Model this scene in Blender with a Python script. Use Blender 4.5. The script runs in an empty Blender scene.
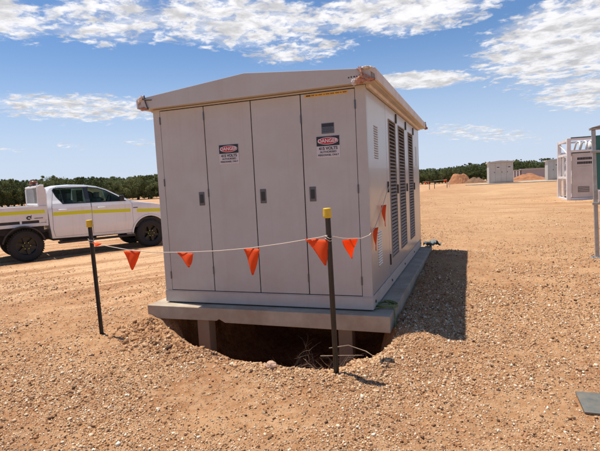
import bpy, bmesh, math, random
import numpy as np
from mathutils import Vector, Matrix
random.seed(7); rng = np.random.default_rng(11)
S = bpy.context.scene
COL = S.collection
PI = math.pi

# ------------------------------------------------------------------ materials
def nn(nt, typ, loc=(0, 0), **kw):
    n = nt.nodes.new(typ)
    for k, v in kw.items():
        setattr(n, k, v)
    return n

def lin(c):
    return tuple(c) + (1,) if len(c) == 3 else tuple(c)

def mat(name, col, rough=.6, metal=0., var=.0, vscale=3., bump=0., bscale=40., spec=.5, coat=0., dirt=None, dirt_amt=0., dscale=2., alpha=None, dsharp=.12, base=0.):
    m = bpy.data.materials.new(name); m.use_nodes = True
    nt = m.node_tree; b = nt.nodes['Principled BSDF']; L = nt.links
    b.inputs['Base Color'].default_value = lin(col)
    b.inputs['Roughness'].default_value = rough
    b.inputs['Metallic'].default_value = metal
    b.inputs['Specular IOR Level'].default_value = spec
    b.inputs['Coat Weight'].default_value = coat
    tc = nn(nt, 'ShaderNodeTexCoord')
    src = None
    if var > 0:
        n = nn(nt, 'ShaderNodeTexNoise'); n.inputs['Scale'].default_value = vscale; n.inputs['Detail'].default_value = 6
        L.new(tc.outputs['Object'], n.inputs['Vector'])
        r = nn(nt, 'ShaderNodeMapRange'); r.inputs['From Min'].default_value = .3; r.inputs['From Max'].default_value = .7
        r.inputs['To Min'].default_value = 1 - var; r.inputs['To Max'].default_value = 1 + var
        L.new(n.outputs['Fac'], r.inputs['Value'])
        mx = nn(nt, 'ShaderNodeMix', data_type='RGBA', blend_type='MULTIPLY'); mx.inputs[0].default_value = 1
        mx.inputs[6].default_value = lin(col); L.new(r.outputs[0], mx.inputs[7])
        src = mx.outputs[2]
    if dirt is not None:
        n = nn(nt, 'ShaderNodeTexNoise'); n.inputs['Scale'].default_value = dscale; n.inputs['Detail'].default_value = 9; n.inputs['Roughness'].default_value = .65
        L.new(tc.outputs['Object'], n.inputs['Vector'])
        r = nn(nt, 'ShaderNodeMapRange'); r.inputs['From Min'].default_value = .5 - dsharp; r.inputs['From Max'].default_value = .5 + dsharp * 2
        r.inputs['To Max'].default_value = dirt_amt
        L.new(n.outputs['Fac'], r.inputs['Value'])
        mx = nn(nt, 'ShaderNodeMix', data_type='RGBA'); L.new(r.outputs[0], mx.inputs[0])
        if src: L.new(src, mx.inputs[6])
        else: mx.inputs[6].default_value = lin(col)
        mx.inputs[7].default_value = lin(dirt); src = mx.outputs[2]
        rr = nn(nt, 'ShaderNodeMapRange'); rr.inputs['To Min'].default_value = rough; rr.inputs['To Max'].default_value = min(1, rough + .35)
        L.new(r.outputs[0], rr.inputs['Value']); L.new(rr.outputs[0], b.inputs['Roughness'])
    if base > 0:
        def noise_(sc, vec, det=7):
            n = nn(nt, 'ShaderNodeTexNoise'); n.inputs['Scale'].default_value = sc; n.inputs['Detail'].default_value = det; n.inputs['Roughness'].default_value = .62
            L.new(vec, n.inputs['Vector']); return n.outputs['Fac']
        def rng_(v, a, b_, c, d):
            r = nn(nt, 'ShaderNodeMapRange')
            for k_, q_ in zip(('From Min', 'From Max', 'To Min', 'To Max'), (a, b_, c, d)): r.inputs[k_].default_value = q_
            L.new(v, r.inputs['Value']); return r.outputs[0]
        def mul_(a, b_):
            x = nn(nt, 'ShaderNodeMath', operation='MULTIPLY'); L.new(a, x.inputs[0]); L.new(b_, x.inputs[1]); return x.outputs[0]
        sp = nn(nt, 'ShaderNodeSeparateXYZ'); L.new(tc.outputs['Object'], sp.inputs[0])
        low = mul_(rng_(sp.outputs['Z'], .75, .0, 0, base), rng_(noise_(5, tc.outputs['Object']), .3, .65, .25, 1))
        mp = nn(nt, 'ShaderNodeMapping'); mp.inputs['Scale'].default_value = (13, 13, .55); L.new(tc.outputs['Object'], mp.inputs['Vector'])
        run = rng_(noise_(1, mp.outputs[0], 4), .54, .78, 0, base * .32)
        for fac_, c_ in ((low, (.40, .235, .14)), (run, (.30, .22, .165))):
            mx = nn(nt, 'ShaderNodeMix', data_type='RGBA'); L.new(fac_, mx.inputs[0]); L.new(src, mx.inputs[6]); mx.inputs[7].default_value = lin(c_); src = mx.outputs[2]
    if src: L.new(src, b.inputs['Base Color'])
    if bump > 0:
        n = nn(nt, 'ShaderNodeTexNoise'); n.inputs['Scale'].default_value = bscale; n.inputs['Detail'].default_value = 5
        L.new(tc.outputs['Object'], n.inputs['Vector'])
        bp = nn(nt, 'ShaderNodeBump'); bp.inputs['Strength'].default_value = bump; bp.inputs['Distance'].default_value = .01
        L.new(n.outputs['Fac'], bp.inputs['Height']); L.new(bp.outputs[0], b.inputs['Normal'])
    return m

M = {}
M['kiosk'] = mat('kiosk_paint', (.535, .520, .478), .5, base=.38, var=.035, vscale=1.3, dirt=(.34, .22, .14), dirt_amt=.22, dscale=2.2, spec=.35)
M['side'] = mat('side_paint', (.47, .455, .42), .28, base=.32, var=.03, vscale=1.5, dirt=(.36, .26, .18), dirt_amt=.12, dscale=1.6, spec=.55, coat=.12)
M['roof'] = mat('roof_paint', (.51, .48, .435), .5, var=.05, dirt=(.32, .2, .12), dirt_amt=.3)
M['gutter'] = mat('gutter_paint', (.66, .58, .49), .45, var=.05, dirt=(.38, .24, .14), dirt_amt=.35, dscale=5)
M['gap'] = mat('dark_gap', (.012, .010, .009), .9)
M['latch'] = mat('latch_metal', (.12, .12, .125), .35, .6, var=.1)
M['latch_dark'] = mat('latch_dark', (.035, .035, .037), .4, .3)
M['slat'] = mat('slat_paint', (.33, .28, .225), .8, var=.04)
M['white'] = mat('sign_white', (.62, .58, .57), .4, var=.04)
M['white_txt'] = mat('sign_text_white', (.8, .78, .77), .4)
M['black'] = mat('sign_black', (.012, .012, .016), .4)
M['red'] = mat('sign_red', (.5, .02, .025), .4)
M['yellow'] = mat('label_yellow', (.78, .43, .03), .5, var=.08, vscale=30)
M['conc'] = mat('slab_concrete', (.46, .375, .27), .88, var=.14, vscale=5, bump=.6, bscale=38, dirt=(.30, .19, .115), dirt_amt=.75, dscale=2.6)
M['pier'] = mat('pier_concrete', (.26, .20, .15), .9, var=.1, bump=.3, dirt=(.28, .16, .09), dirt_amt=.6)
M['post'] = mat('post_black', (.008, .0075, .0075), .35, var=.3, vscale=9, dirt=(.12, .08, .05), dirt_amt=.18, dscale=9, spec=.5)
M['cap'] = mat('cap_yellow', (.72, .47, .02), .45, var=.08, vscale=20)
M['string'] = mat('string', (.62, .52, .42), .8)
M['wrapw'] = mat('wrap_white', (.7, .66, .62), .5, var=.2, vscale=25, bump=.5, bscale=60, dirt=(.5, .3, .2), dirt_amt=.4, dscale=20)
M['wrapo'] = mat('wrap_orange', (.46, .17, .075), .6, var=.25, vscale=25, bump=.5, bscale=60, dirt=(.5, .42, .36), dirt_amt=.7, dscale=25)
M['strap'] = mat('strap_dark', (.06, .045, .04), .7)
M['earthwire'] = mat('earthwire', (.17, .20, .06), .5, var=.2, vscale=30)
M['tarp'] = mat('tarp', (.17, .18, .16), .6, var=.2, vscale=12, bump=.3)
M['utepaint'] = mat('ute_white', (.84, .82, .80), .22, base=.60, var=.015, spec=.5, coat=.4, dirt=(.5, .36, .25), dirt_amt=.16, dscale=1.5)
M['traypaint'] = mat('tray_white', (.80, .77, .74), .35, base=.2, var=.03, dirt=(.5, .34, .22), dirt_amt=.3, dscale=2.5)
M['glass'] = mat('ute_glass', (.008, .011, .010), .05, spec=.42)
M['plastic'] = mat('black_plastic', (.016, .015, .015), .6, dirt=(.2, .12, .07), dirt_amt=.25, dscale=6)
def glassmat():
    m = bpy.data.materials.new('cabin_glass'); m.use_nodes = True; nt = m.node_tree; L = nt.links
    b = nt.nodes['Principled BSDF']; b.inputs['Base Color'].default_value = (.006, .009, .008, 1); b.inputs['Roughness'].default_value = .04; b.inputs['Specular IOR Level'].default_value = .6
    tr = nn(nt, 'ShaderNodeBsdfTransparent'); tr.inputs['Color'].default_value = (.70, .79, .75, 1)
    mx = nn(nt, 'ShaderNodeMixShader'); mx.inputs[0].default_value = .86
    L.new(b.outputs[0], mx.inputs[1]); L.new(tr.outputs[0], mx.inputs[2]); L.new(mx.outputs[0], nt.nodes['Material Output'].inputs['Surface'])
    return m
M['sideglass'] = glassmat()
M['tyre'] = mat('tyre', (.020, .019, .018), .8, bump=.3, dirt=(.16, .10, .06), dirt_amt=.12, dscale=8)
M['rim'] = mat('rim_black', (.014, .014, .014), .3, .3, dirt=(.2, .12, .07), dirt_amt=.06)
M['silver'] = mat('silver', (.6, .6, .6), .3, .9)
M['lug'] = mat('lug_yellow', (.65, .7, .04), .5)
M['tape'] = mat('reflective_yellow', (.72, .70, .012), .35)
M['amber'] = mat('beacon_amber', (.26, .085, .045), .25)
M['galv'] = mat('galvanised', (.42, .42, .40), .42, .55, var=.15, vscale=12, dirt=(.3, .2, .12), dirt_amt=.25)
M['green'] = mat('green_paint', (.03, .17, .125), .5, var=.1, vscale=6)
M['contw'] = mat('container_white', (.82, .78, .75), .4, var=.05, dirt=(.45, .33, .25), dirt_amt=.25)
M['contd'] = mat('container_grey', (.60, .54, .50), .45, var=.05, dirt=(.34, .24, .17), dirt_amt=.3)
M['railgrn'] = mat('dark_green_rail', (.04, .075, .07), .45)
M['plate'] = mat('steel_plate', (.135, .14, .12), .55, .3, var=.2, vscale=6, dirt=(.34, .25, .16), dirt_amt=.5, dscale=9, bump=.15)
M['twig'] = mat('dry_twig', (.27, .20, .135), .9, var=.3, vscale=20)
M['bark'] = mat('bark', (.10, .075, .055), .95, var=.3, vscale=8)
M['mound'] = mat('mound_earth', (.36, .155, .065), .95, var=.18, vscale=1.5, bump=1., bscale=8)
M['moundd'] = mat('mound_dark_earth', (.20, .105, .055), .95, var=.3, vscale=1.5, bump=1., bscale=8)
M['farkiosk'] = mat('far_kiosk_paint', (.36, .335, .31), .5, var=.03)
M['shed'] = mat('shed_mauve', (.36, .31, .33), .6, var=.04)
M['shedroof'] = mat('shed_roof', (.45, .41, .39), .5)
M['stone'] = mat('pale_stone', (.50, .31, .20), .9, var=.2, vscale=20, bump=.6, bscale=40)
M['seat'] = mat('seat_grey', (.30, .29, .28), .8)

def flagmat():
    m = bpy.data.materials.new('flag_orange'); m.use_nodes = True; nt = m.node_tree; L = nt.links
    b = nt.nodes['Principled BSDF']; b.inputs['Base Color'].default_value = (.98, .16, .025, 1); b.inputs['Roughness'].default_value = .7
    tr = nn(nt, 'ShaderNodeBsdfTranslucent'); tr.inputs['Color'].default_value = (1., .22, .035, 1)
    mx = nn(nt, 'ShaderNodeMixShader'); mx.inputs[0].default_value = .62
    L.new(b.outputs[0], mx.inputs[1]); L.new(tr.outputs[0], mx.inputs[2]); L.new(mx.outputs[0], nt.nodes['Material Output'].inputs['Surface'])
    return m
M['flag'] = flagmat()

def leafmat(name, c1, c2):
    m = bpy.data.materials.new(name); m.use_nodes = True; nt = m.node_tree; L = nt.links
    b = nt.nodes['Principled BSDF']; b.inputs['Roughness'].default_value = .6; b.inputs['Specular IOR Level'].default_value = .3
    tc = nn(nt, 'ShaderNodeTexCoord'); n = nn(nt, 'ShaderNodeTexNoise'); n.inputs['Scale'].default_value = 2.2; n.inputs['Detail'].default_value = 4
    L.new(tc.outputs['Object'], n.inputs['Vector'])
    oi = nn(nt, 'ShaderNodeObjectInfo')
    ad = nn(nt, 'ShaderNodeMath', operation='MULTIPLY_ADD'); ad.inputs[1].default_value = .4
    L.new(oi.outputs['Random'], ad.inputs[0]); L.new(n.outputs['Fac'], ad.inputs[2])
    r = nn(nt, 'ShaderNodeMapRange'); r.inputs['From Min'].default_value = .45; r.inputs['From Max'].default_value = .95
    L.new(ad.outputs[0], r.inputs['Value'])
    mx = nn(nt, 'ShaderNodeMix', data_type='RGBA'); mx.inputs[6].default_value = lin(c1); mx.inputs[7].default_value = lin(c2)
    L.new(r.outputs[0], mx.inputs[0]); L.new(mx.outputs[2], b.inputs['Base Color'])
    tr = nn(nt, 'ShaderNodeBsdfTranslucent'); L.new(mx.outputs[2], tr.inputs['Color'])
    ms = nn(nt, 'ShaderNodeMixShader'); ms.inputs[0].default_value = .35
    L.new(b.outputs[0], ms.inputs[1]); L.new(tr.outputs[0], ms.inputs[2]); L.new(ms.outputs[0], nt.nodes['Material Output'].inputs['Surface'])
    return m
M['leaf'] = leafmat('orchard_leaf', (.070, .095, .030), (.21, .23, .09))

# ------------------------------------------------------------------ object helpers
def tag(o, label=None, cat=None, group=None, kind=None):
    if label: o['label'] = label
    if cat: o['category'] = cat
    if group: o['group'] = group
    if kind: o['kind'] = kind
    return o

def empty(name, loc=(0, 0, 0), rz=0, **kw):
    o = bpy.data.objects.new(name, None); COL.objects.link(o)
    o.location = loc; o.rotation_euler = (0, 0, rz); o.empty_display_size = .2
    return tag(o, **kw)

def link_mesh(name, me, m, parent=None, smooth=False, bevel=0, segs=2):
    o = bpy.data.objects.new(name, me); COL.objects.link(o)
    if m is not None: me.materials.append(M[m] if isinstance(m, str) else m)
    if parent is not None: o.parent = parent
    if smooth:
        me.polygons.foreach_set('use_smooth', [True] * len(me.polygons))
    if bevel > 0:
        b = o.modifiers.new('bevel', 'BEVEL'); b.width = bevel; b.segments = segs; b.limit_method = 'ANGLE'; b.angle_limit = math.radians(35)
    return o

class MB:
    def __init__(s): s.v = []; s.f = []
    def add(s, vs, fs):
        k = len(s.v); s.v += [tuple(v) for v in vs]; s.f += [tuple(i + k for i in f) for f in fs]; return s
    def box(s, x0, x1, y0, y1, z0, z1, mtx=None):
        vs = [Vector((x, y, z)) for z in (z0, z1) for y in (y0, y1) for x in (x0, x1)]
        if mtx is not None: vs = [mtx @ v for v in vs]
        return s.add(vs, [(0, 2, 3, 1), (4, 5, 7, 6), (0, 1, 5, 4), (2, 6, 7, 3), (0, 4, 6, 2), (1, 3, 7, 5)])
    def tube(s, path, r, n=8, cap=True):
        P = [Vector(p) for p in path]; R = r if isinstance(r, (list, tuple)) else [r] * len(P)
        rings = []; prev = None
        for i, p in enumerate(P):
            d = (P[min(i + 1, len(P) - 1)] - P[max(i - 1, 0)]).normalized()
            a = prev if prev is not None else (Vector((0, 0, 1)) if abs(d.z) < .9 else Vector((1, 0, 0)))
            u = (a - d * a.dot(d)).normalized(); w = d.cross(u); prev = u
            rings.append([p + (u * math.cos(2 * PI * j / n) + w * math.sin(2 * PI * j / n)) * R[i] for j in range(n)])
        vs = [v for rg in rings for v in rg]; fs = []
        for i in range(len(P) - 1):
            for j in range(n):
                fs.append((i * n + j, i * n + (j + 1) % n, (i + 1) * n + (j + 1) % n, (i + 1) * n + j))
        if cap:
            fs.append(tuple(range(n))[::-1]); fs.append(tuple((len(P) - 1) * n + j for j in range(n)))
        return s.add(vs, fs)
    def prism(s, poly, a0, a1, axis='y'):
        def m3(p, a):
            return {'y': (p[0], a, p[1]), 'x': (a, p[0], p[1]), 'z': (p[0], p[1], a)}[axis]
        n = len(poly); vs = [m3(p, a0) for p in poly] + [m3(p, a1) for p in poly]
        fs = [tuple(range(n)), tuple(range(2 * n - 1, n - 1, -1))] + [(i, i + n, (i + 1) % n + n, (i + 1) % n) for i in range(n)]
        return s.add(vs, fs)
    def lathe(s, prof, n=40, axis='y', c=(0, 0, 0)):   # prof: (axial, radius)
        vs = []
        for a, r in prof:
            for j in range(n):
                t = 2 * PI * j / n; x, z = r * math.cos(t), r * math.sin(t)
                v = (x, a, z) if axis == 'y' else (x, z, a)
                vs.append((v[0] + c[0], v[1] + c[1], v[2] + c[2]))
        fs = []
        for i in range(len(prof) - 1):
            for j in range(n):
                fs.append((i * n + j, i * n + (j + 1) % n, (i + 1) * n + (j + 1) % n, (i + 1) * n + j))
        return s.add(vs, fs)
    def mesh(s, name):
        me = bpy.data.meshes.new(name); me.from_pydata(s.v, [], s.f)
        bm = bmesh.new(); bm.from_mesh(me); bmesh.ops.recalc_face_normals(bm, faces=bm.faces[:]); bm.to_mesh(me); bm.free()
        me.update(); return me
    def build(s, name, m, parent=None, **kw):
        return link_mesh(name, s.mesh(name), m, parent, **kw)

def copy_tree(o, parent=None):
    c = o.copy(); COL.objects.link(c); c.parent = parent
    for ch in o.children: copy_tree(ch, c)
    return c

def text_mesh(name, body, size, m, parent, loc, rot, depth=.0006, xs=1.0, bold=0):
    cu = bpy.data.curves.new(name, 'FONT'); cu.body = body; cu.size = size; cu.align_x = 'CENTER'; cu.align_y = 'CENTER'
    cu.extrude = depth; cu.offset = bold
    t = bpy.data.objects.new(name, cu); COL.objects.link(t)
    dg = bpy.context.evaluated_depsgraph_get()
    me = bpy.data.meshes.new_from_object(t.evaluated_get(dg)); me.name = name
    bpy.data.objects.remove(t)
    me.transform(Matrix.Translation(loc) @ Matrix.Rotation(rot[2], 4, 'Z') @ Matrix.Rotation(rot[0], 4, 'X') @ Matrix.Diagonal((xs, 1, 1, 1)))
    me.materials.clear()
    return link_mesh(name, me, m, parent)

# ------------------------------------------------------------------ camera
F, YAW, PITCH, ROLL = 473.59, -.3532, -.0853, -.0500
cam_loc = Vector((1.0281, -4.9292, 1.3912))
fw = Vector((math.sin(YAW) * math.cos(PITCH), math.cos(YAW) * math.cos(PITCH), math.sin(PITCH)))
r0 = Vector((math.cos(YAW), -math.sin(YAW), 0)); u0 = r0.cross(fw)
rr_ = r0 * math.cos(ROLL) + u0 * math.sin(ROLL); uu_ = -r0 * math.sin(ROLL) + u0 * math.cos(ROLL)
cd = bpy.data.cameras.new('camera'); co = bpy.data.objects.new('camera', cd); COL.objects.link(co)
mt = Matrix((rr_, uu_, -fw)).transposed().to_4x4(); mt.translation = cam_loc
co.matrix_world = mt
cd.sensor_width = 36; cd.lens = F / 600 * 36; cd.clip_start = .05; cd.clip_end = 6000
S.camera = co

# ------------------------------------------------------------------ terrain function (numpy)
def sst(a, b, x):
    t = np.clip((x - a) / (b - a), 0, 1); return t * t * (3 - 2 * t)

_perm = rng.random((256, 256))
def vnoise(x, y):
    xi = np.floor(x).astype(int); yi = np.floor(y).astype(int); fx = x - xi; fy = y - yi
    fx = fx * fx * (3 - 2 * fx); fy = fy * fy * (3 - 2 * fy)
    g = lambda a, b: _perm[a & 255, b & 255]
    return (g(xi, yi) * (1 - fx) + g(xi + 1, yi) * fx) * (1 - fy) + (g(xi, yi + 1) * (1 - fx) + g(xi + 1, yi + 1) * fx) * fy - .5
def fbm(x, y, o=4):
    s = 0; a = 1.
    for i in range(o):
        s = s + a * vnoise(x * 2 ** i + 17.3 * i, y * 2 ** i + 5.1 * i); a *= .5
    return s

PIT = np.array([(-2.60, .4), (-2.62, -.24), (-2.28, -.60), (-1.74, -.92), (-1.12, -1.16), (-.55, -1.27), (-.06, -1.17), (.22, -.80), (.42, -.28), (.14, .3), (.10, 3.0), (-2.4, 3.0)])
def sdist(x, y, poly):
    d = np.full(x.shape, 1e9); ins = np.zeros(x.shape, bool)
    n = len(poly)
    for i in range(n):
        ax, ay = poly[i]; bx, by = poly[(i + 1) % n]
        ex, ey = bx - ax, by - ay; wx, wy = x - ax, y - ay
        t = np.clip((wx * ex + wy * ey) / (ex * ex + ey * ey), 0, 1)
        d = np.minimum(d, np.hypot(wx - ex * t, wy - ey * t))
        c = ((ay > y) != (by > y)) & (x < (bx - ax) * (y - ay) / (by - ay + 1e-12) + ax)
        ins ^= c
    return np.where(ins, d, -d)

def base_h(x, y):
    R = sst(-8, -1, x)
    z = -.2 + R * (.40 * sst(1, 18, y) + .16 * sst(18, 52, y) - .42 * sst(64, 110, y))
    z = z + 6.5 * sst(170, 420, y) * sst(-40, 90, x) + 1.2 * sst(25, 130, x) * sst(60, 200, y)
    return z

def ground_h(x, y, fine=True):
    x = np.asarray(x, float); y = np.asarray(y, float)
    z = base_h(x, y)
    dist = np.hypot(x - 1, y + 5)
    z = z + .05 * fbm(x * .35, y * .35, 3) * (1 - .5 * sst(30, 80, dist))
    # spoil banked along the slab sides
    z = z + .105 * np.exp(-((x - .55) / .55) ** 2) * sst(-.75, .1, y) * (1 - sst(4.6, 5.6, y))
    z = z + .11 * np.exp(-((x + 3.05) / .45) ** 2) * sst(-.5, .2, y) * (1 - sst(5, 6, y))
    near = 1 - sst(7, 16, dist)
    if fine:
        z = z + near * (.034 * fbm(x * 2.2, y * 2.2, 3) + .016 * np.abs(fbm(x * 8, y * 8, 3)) + .011 * fbm(x * 26, y * 26, 2))
        z = z + .010 * (1 - near) * fbm(x * 1.5, y * 1.5, 2) * (1 - sst(30, 60, dist))
    # rutted track beside the parked truck
    a = math.atan2(.85, .53); c, s_ = math.cos(a), math.sin(a)
    v = -(x + 9.6) * s_ + (y - 3.8) * c
    tr = sst(-7.5, -6.5, v) * (1 - sst(4, 6, v))
    z = z + tr * .05 * vnoise(v * 2.6, (x * c + y * s_) * .12)
    # pit and its lip
    sd = sdist(x, y, PIT) + .07 * fbm(x * 3.1 + 9, y * 3.1, 3)
    z = z + .03 * np.exp(-((sd + .14) / .13) ** 2) * (1 - sst(.2, .6, y))
    z = z - np.where(sd > 0, 1, 0) * np.minimum(.95, 1.05 * np.maximum(sd, 0) ** 2 / (np.maximum(sd, 0) + .22) + .55 * sst(0, .3, sd) * sst(-.38, .25, y)) 
    return z

# non-uniform grid: fine near the camera
def axis(lo, hi, flo, fhi, step, grow):
    a = list(np.arange(flo, fhi, step))
    st = step; x = a[-1]
    while x < hi: st *= grow; x += st; a.append(x)
    st = step; x = a[0]; pre = []
    while x > lo: st *= grow; x -= st; pre.append(x)
    return np.array(pre[::-1] + a)
gx = axis(-2500, 2500, -3.6, 2.3, .017, 1.045)
gy = axis(-400, 3500, -3.3, .9, .017, 1.04)
X, Y = np.meshgrid(gx, gy); Z = ground_h(X, Y)
nx, ny = len(gx), len(gy)
me = bpy.data.meshes.new('ground')
idx = np.arange(nx * ny).reshape(ny, nx)
q = np.stack([idx[:-1, :-1], idx[:-1, 1:], idx[1:, 1:], idx[1:, :-1]], -1).reshape(-1, 4)
me.vertices.add(nx * ny); me.vertices.foreach_set('co', np.stack([X, Y, Z], -1).reshape(-1).astype(np.float32))
me.loops.add(q.size); me.loops.foreach_set('vertex_index', q.reshape(-1).astype(np.int32))
me.polygons.add(len(q)); me.polygons.foreach_set('loop_start', (np.arange(len(q)) * 4).astype(np.int32))
me.update(calc_edges=True)
me.polygons.foreach_set('use_smooth', np.ones(len(q), bool))

def ground_mat():
    m = bpy.data.materials.new('red_sand'); m.use_nodes = True; nt = m.node_tree; L = nt.links
    b = nt.nodes['Principled BSDF']; b.inputs['Roughness'].default_value = .95; b.inputs['Specular IOR Level'].default_value = .15
    g = nn(nt, 'ShaderNodeNewGeometry'); P = g.outputs['Position']
    def noise(scale, det=5, rough=.55, vec=None, dist=0):
        n = nn(nt, 'ShaderNodeTexNoise'); n.inputs['Scale'].default_value = scale; n.inputs['Detail'].default_value = det; n.inputs['Roughness'].default_value = rough
        n.inputs['Distortion'].default_value = dist
        L.new(vec if vec is not None else P, n.inputs['Vector']); return n.outputs['Fac']
    def mr(v, a, b_, c=0, d=1, clamp=True):
        r = nn(nt, 'ShaderNodeMapRange'); r.clamp = clamp
        for k, q_ in zip(('From Min', 'From Max', 'To Min', 'To Max'), (a, b_, c, d)): r.inputs[k].default_value = q_
        L.new(v, r.inputs['Value']); return r.outputs[0]
    def mix(fac, c1, c2, bt='MIX'):
        x = nn(nt, 'ShaderNodeMix', data_type='RGBA', blend_type=bt)
        if isinstance(fac, (int, float)): x.inputs[0].default_value = fac
        else: L.new(fac, x.inputs[0])
        for k, c in ((6, c1), (7, c2)):
            if isinstance(c, tuple): x.inputs[k].default_value = lin(c)
            else: L.new(c, x.inputs[k])
        return x.outputs[2]
    def math_(op, a, b_=None):
        x = nn(nt, 'ShaderNodeMath', operation=op)
        for k, c in ((0, a), (1, b_)):
            if c is None: continue
            if isinstance(c, (int, float)): x.inputs[k].default_value = c
            else: L.new(c, x.inputs[k])
        return x.outputs[0]
    n1 = noise(.35, 6, .6); n2 = noise(1.6, 6, .6); n3 = noise(9, 6, .65)
    c = mix(mr(n2, .35, .65), (.35, .155, .062), (.52, .28, .128))
    c = mix(mr(n1, .45, .65, 0, .7), c, (.30, .125, .05))
    c = mix(mr(n3, .38, .62, 0, .6), c, (.57, .35, .19))
    sx = nn(nt, 'ShaderNodeSeparateXYZ'); L.new(P, sx.inputs[0])
    # pale trafficked sand in the yard at right and beyond
    nb = noise(.16, 5, .6, dist=.8)
    far = math_('MULTIPLY', mr(sx.outputs['Y'], 2, 14), mr(sx.outputs['X'], -3, 2))
    c = mix(math_('MULTIPLY', far, mr(nb, .3, .62, .15, .85)), c, (.62, .39, .20))
    # track streaks parallel to the parked truck
    mp = nn(nt, 'ShaderNodeMapping'); mp.inputs['Rotation'].default_value = (0, 0, -math.atan2(.85, .53)); mp.vector_type = 'POINT'
    L.new(P, mp.inputs['Vector'])
    mp2 = nn(nt, 'ShaderNodeMapping'); mp2.inputs['Scale'].default_value = (.13, 1.5, 1); L.new(mp.outputs[0], mp2.inputs['Vector'])
    st = noise(1.6, 5, .6, vec=mp2.outputs[0])
    lft = math_('MULTIPLY', mr(sx.outputs['X'], -2.6, -4.4), mr(sx.outputs['Y'], -.6, 1.0))
    c = mix(math_('MULTIPLY', lft, mr(st, .44, .58, 0.0, .9)), c, (.68, .42, .23))
    c = mix(math_('MULTIPLY', lft, mr(st, .46, .34, 0.0, .6)), c, (.36, .155, .07))
    # yard tyre swirls
    mp3 = nn(nt, 'ShaderNodeMapping'); mp3.inputs['Scale'].default_value = (.35, 1.6, 1); mp3.inputs['Rotation'].default_value = (0, 0, .25); L.new(P, mp3.inputs['Vector'])
    sw = noise(.9, 5, .6, vec=mp3.outputs[0], dist=1.2)
    c = mix(math_('MULTIPLY', far, mr(sw, .49, .60, 0, .8)), c, (.42, .21, .095))
    # gravel speckle
    vo = nn(nt, 'ShaderNodeTexVoronoi'); vo.inputs['Scale'].default_value = 55; L.new(P, vo.inputs['Vector'])
    vs = nn(nt, 'ShaderNodeSeparateColor'); L.new(vo.outputs['Color'], vs.inputs[0])
    peb = math_('MULTIPLY', mr(vo.outputs['Distance'], .45, .25), mr(vs.outputs[0], .55, .6))
    tone = mix(vs.outputs[1], (.30, .15, .07), (.74, .54, .33))
    c = mix(math_('MULTIPLY', peb, .75), c, tone)
    vo2 = nn(nt, 'ShaderNodeTexVoronoi'); vo2.inputs['Scale'].default_value = 21; L.new(P, vo2.inputs['Vector'])
    vs2 = nn(nt, 'ShaderNodeSeparateColor'); L.new(vo2.outputs['Color'], vs2.inputs[0])
    peb2 = math_('MULTIPLY', mr(vo2.outputs['Distance'], .38, .22), mr(vs2.outputs[0], .72, .76))
    tone2 = mix(vs2.outputs[1], (.26, .12, .055), (.70, .50, .30))
    c = mix(math_('MULTIPLY', peb2, .7), c, tone2)
    L.new(c, b.inputs['Base Color'])
    h = math_('ADD', math_('MULTIPLY', noise(30, 8, .7), .6), math_('ADD', math_('MULTIPLY', peb, .35), math_('MULTIPLY', peb2, .8)))
    h2 = math_('ADD', h, math_('MULTIPLY', noise(6, 8, .7), 1.5))
    bp = nn(nt, 'ShaderNodeBump'); bp.inputs['Strength'].default_value = 1.; bp.inputs['Distance'].default_value = .022
    L.new(h2, bp.inputs['Height']); L.new(bp.outputs[0], b.inputs['Normal'])
    return m
GM = ground_mat()
g = link_mesh('ground', me, GM); tag(g, kind='structure')

# ------------------------------------------------------------------ loose gravel (uncountable)
def stone_cloud(name, px, py, size, embed=.25, mtl=None, tone=None):
    n = len(px); pz = ground_h(px, py)
    base = np.array([(x, y, z) for z in (-1, 1) for y in (-1, 1) for x in (-1, 1)], float)
    V = np.repeat(base[None], n, 0) + rng.normal(0, .27, (n, 8, 3))
    sc = size[:, None] * rng.uniform(.6, 1.25, (n, 3)) * np.array([1, 1, .72]); V = V * sc[:, None, :] * .55
    q_ = rng.normal(size=(n, 4)); q_[:, 1:3] *= .5; q_ /= np.linalg.norm(q_, axis=1)[:, None]
    w, x, y, z = q_.T
    R = np.stack([1 - 2 * (y * y + z * z), 2 * (x * y - z * w), 2 * (x * z + y * w), 2 * (x * y + z * w), 1 - 2 * (x * x + z * z), 2 * (y * z - x * w), 2 * (x * z - y * w), 2 * (y * z + x * w), 1 - 2 * (x * x + y * y)], -1).reshape(n, 3, 3)
    V = np.einsum('nij,nkj->nki', R, V)
    V += np.stack([px, py, pz + size * embed], -1)[:, None, :]
    fb = np.array([(0, 2, 3, 1), (4, 5, 7, 6), (0, 1, 5, 4), (2, 6, 7, 3), (0, 4, 6, 2), (1, 3, 7, 5)])
    Fq = (fb[None] + (np.arange(n) * 8)[:, None, None]).reshape(-1, 4)
    me = bpy.data.meshes.new(name)
    me.vertices.add(n * 8); me.vertices.foreach_set('co', V.reshape(-1).astype(np.float32))
    me.loops.add(Fq.size); me.loops.foreach_set('vertex_index', Fq.reshape(-1).astype(np.int32))
    me.polygons.add(len(Fq)); me.polygons.foreach_set('loop_start', (np.arange(len(Fq)) * 4).astype(np.int32))
    me.update(calc_edges=True)
    a = me.attributes.new('tone', 'FLOAT', 'FACE')
    t = rng.random(n) if tone is None else tone
    a.data.foreach_set('value', np.repeat(t, 6).astype(np.float32))
    return link_mesh(name, me, mtl)

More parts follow.
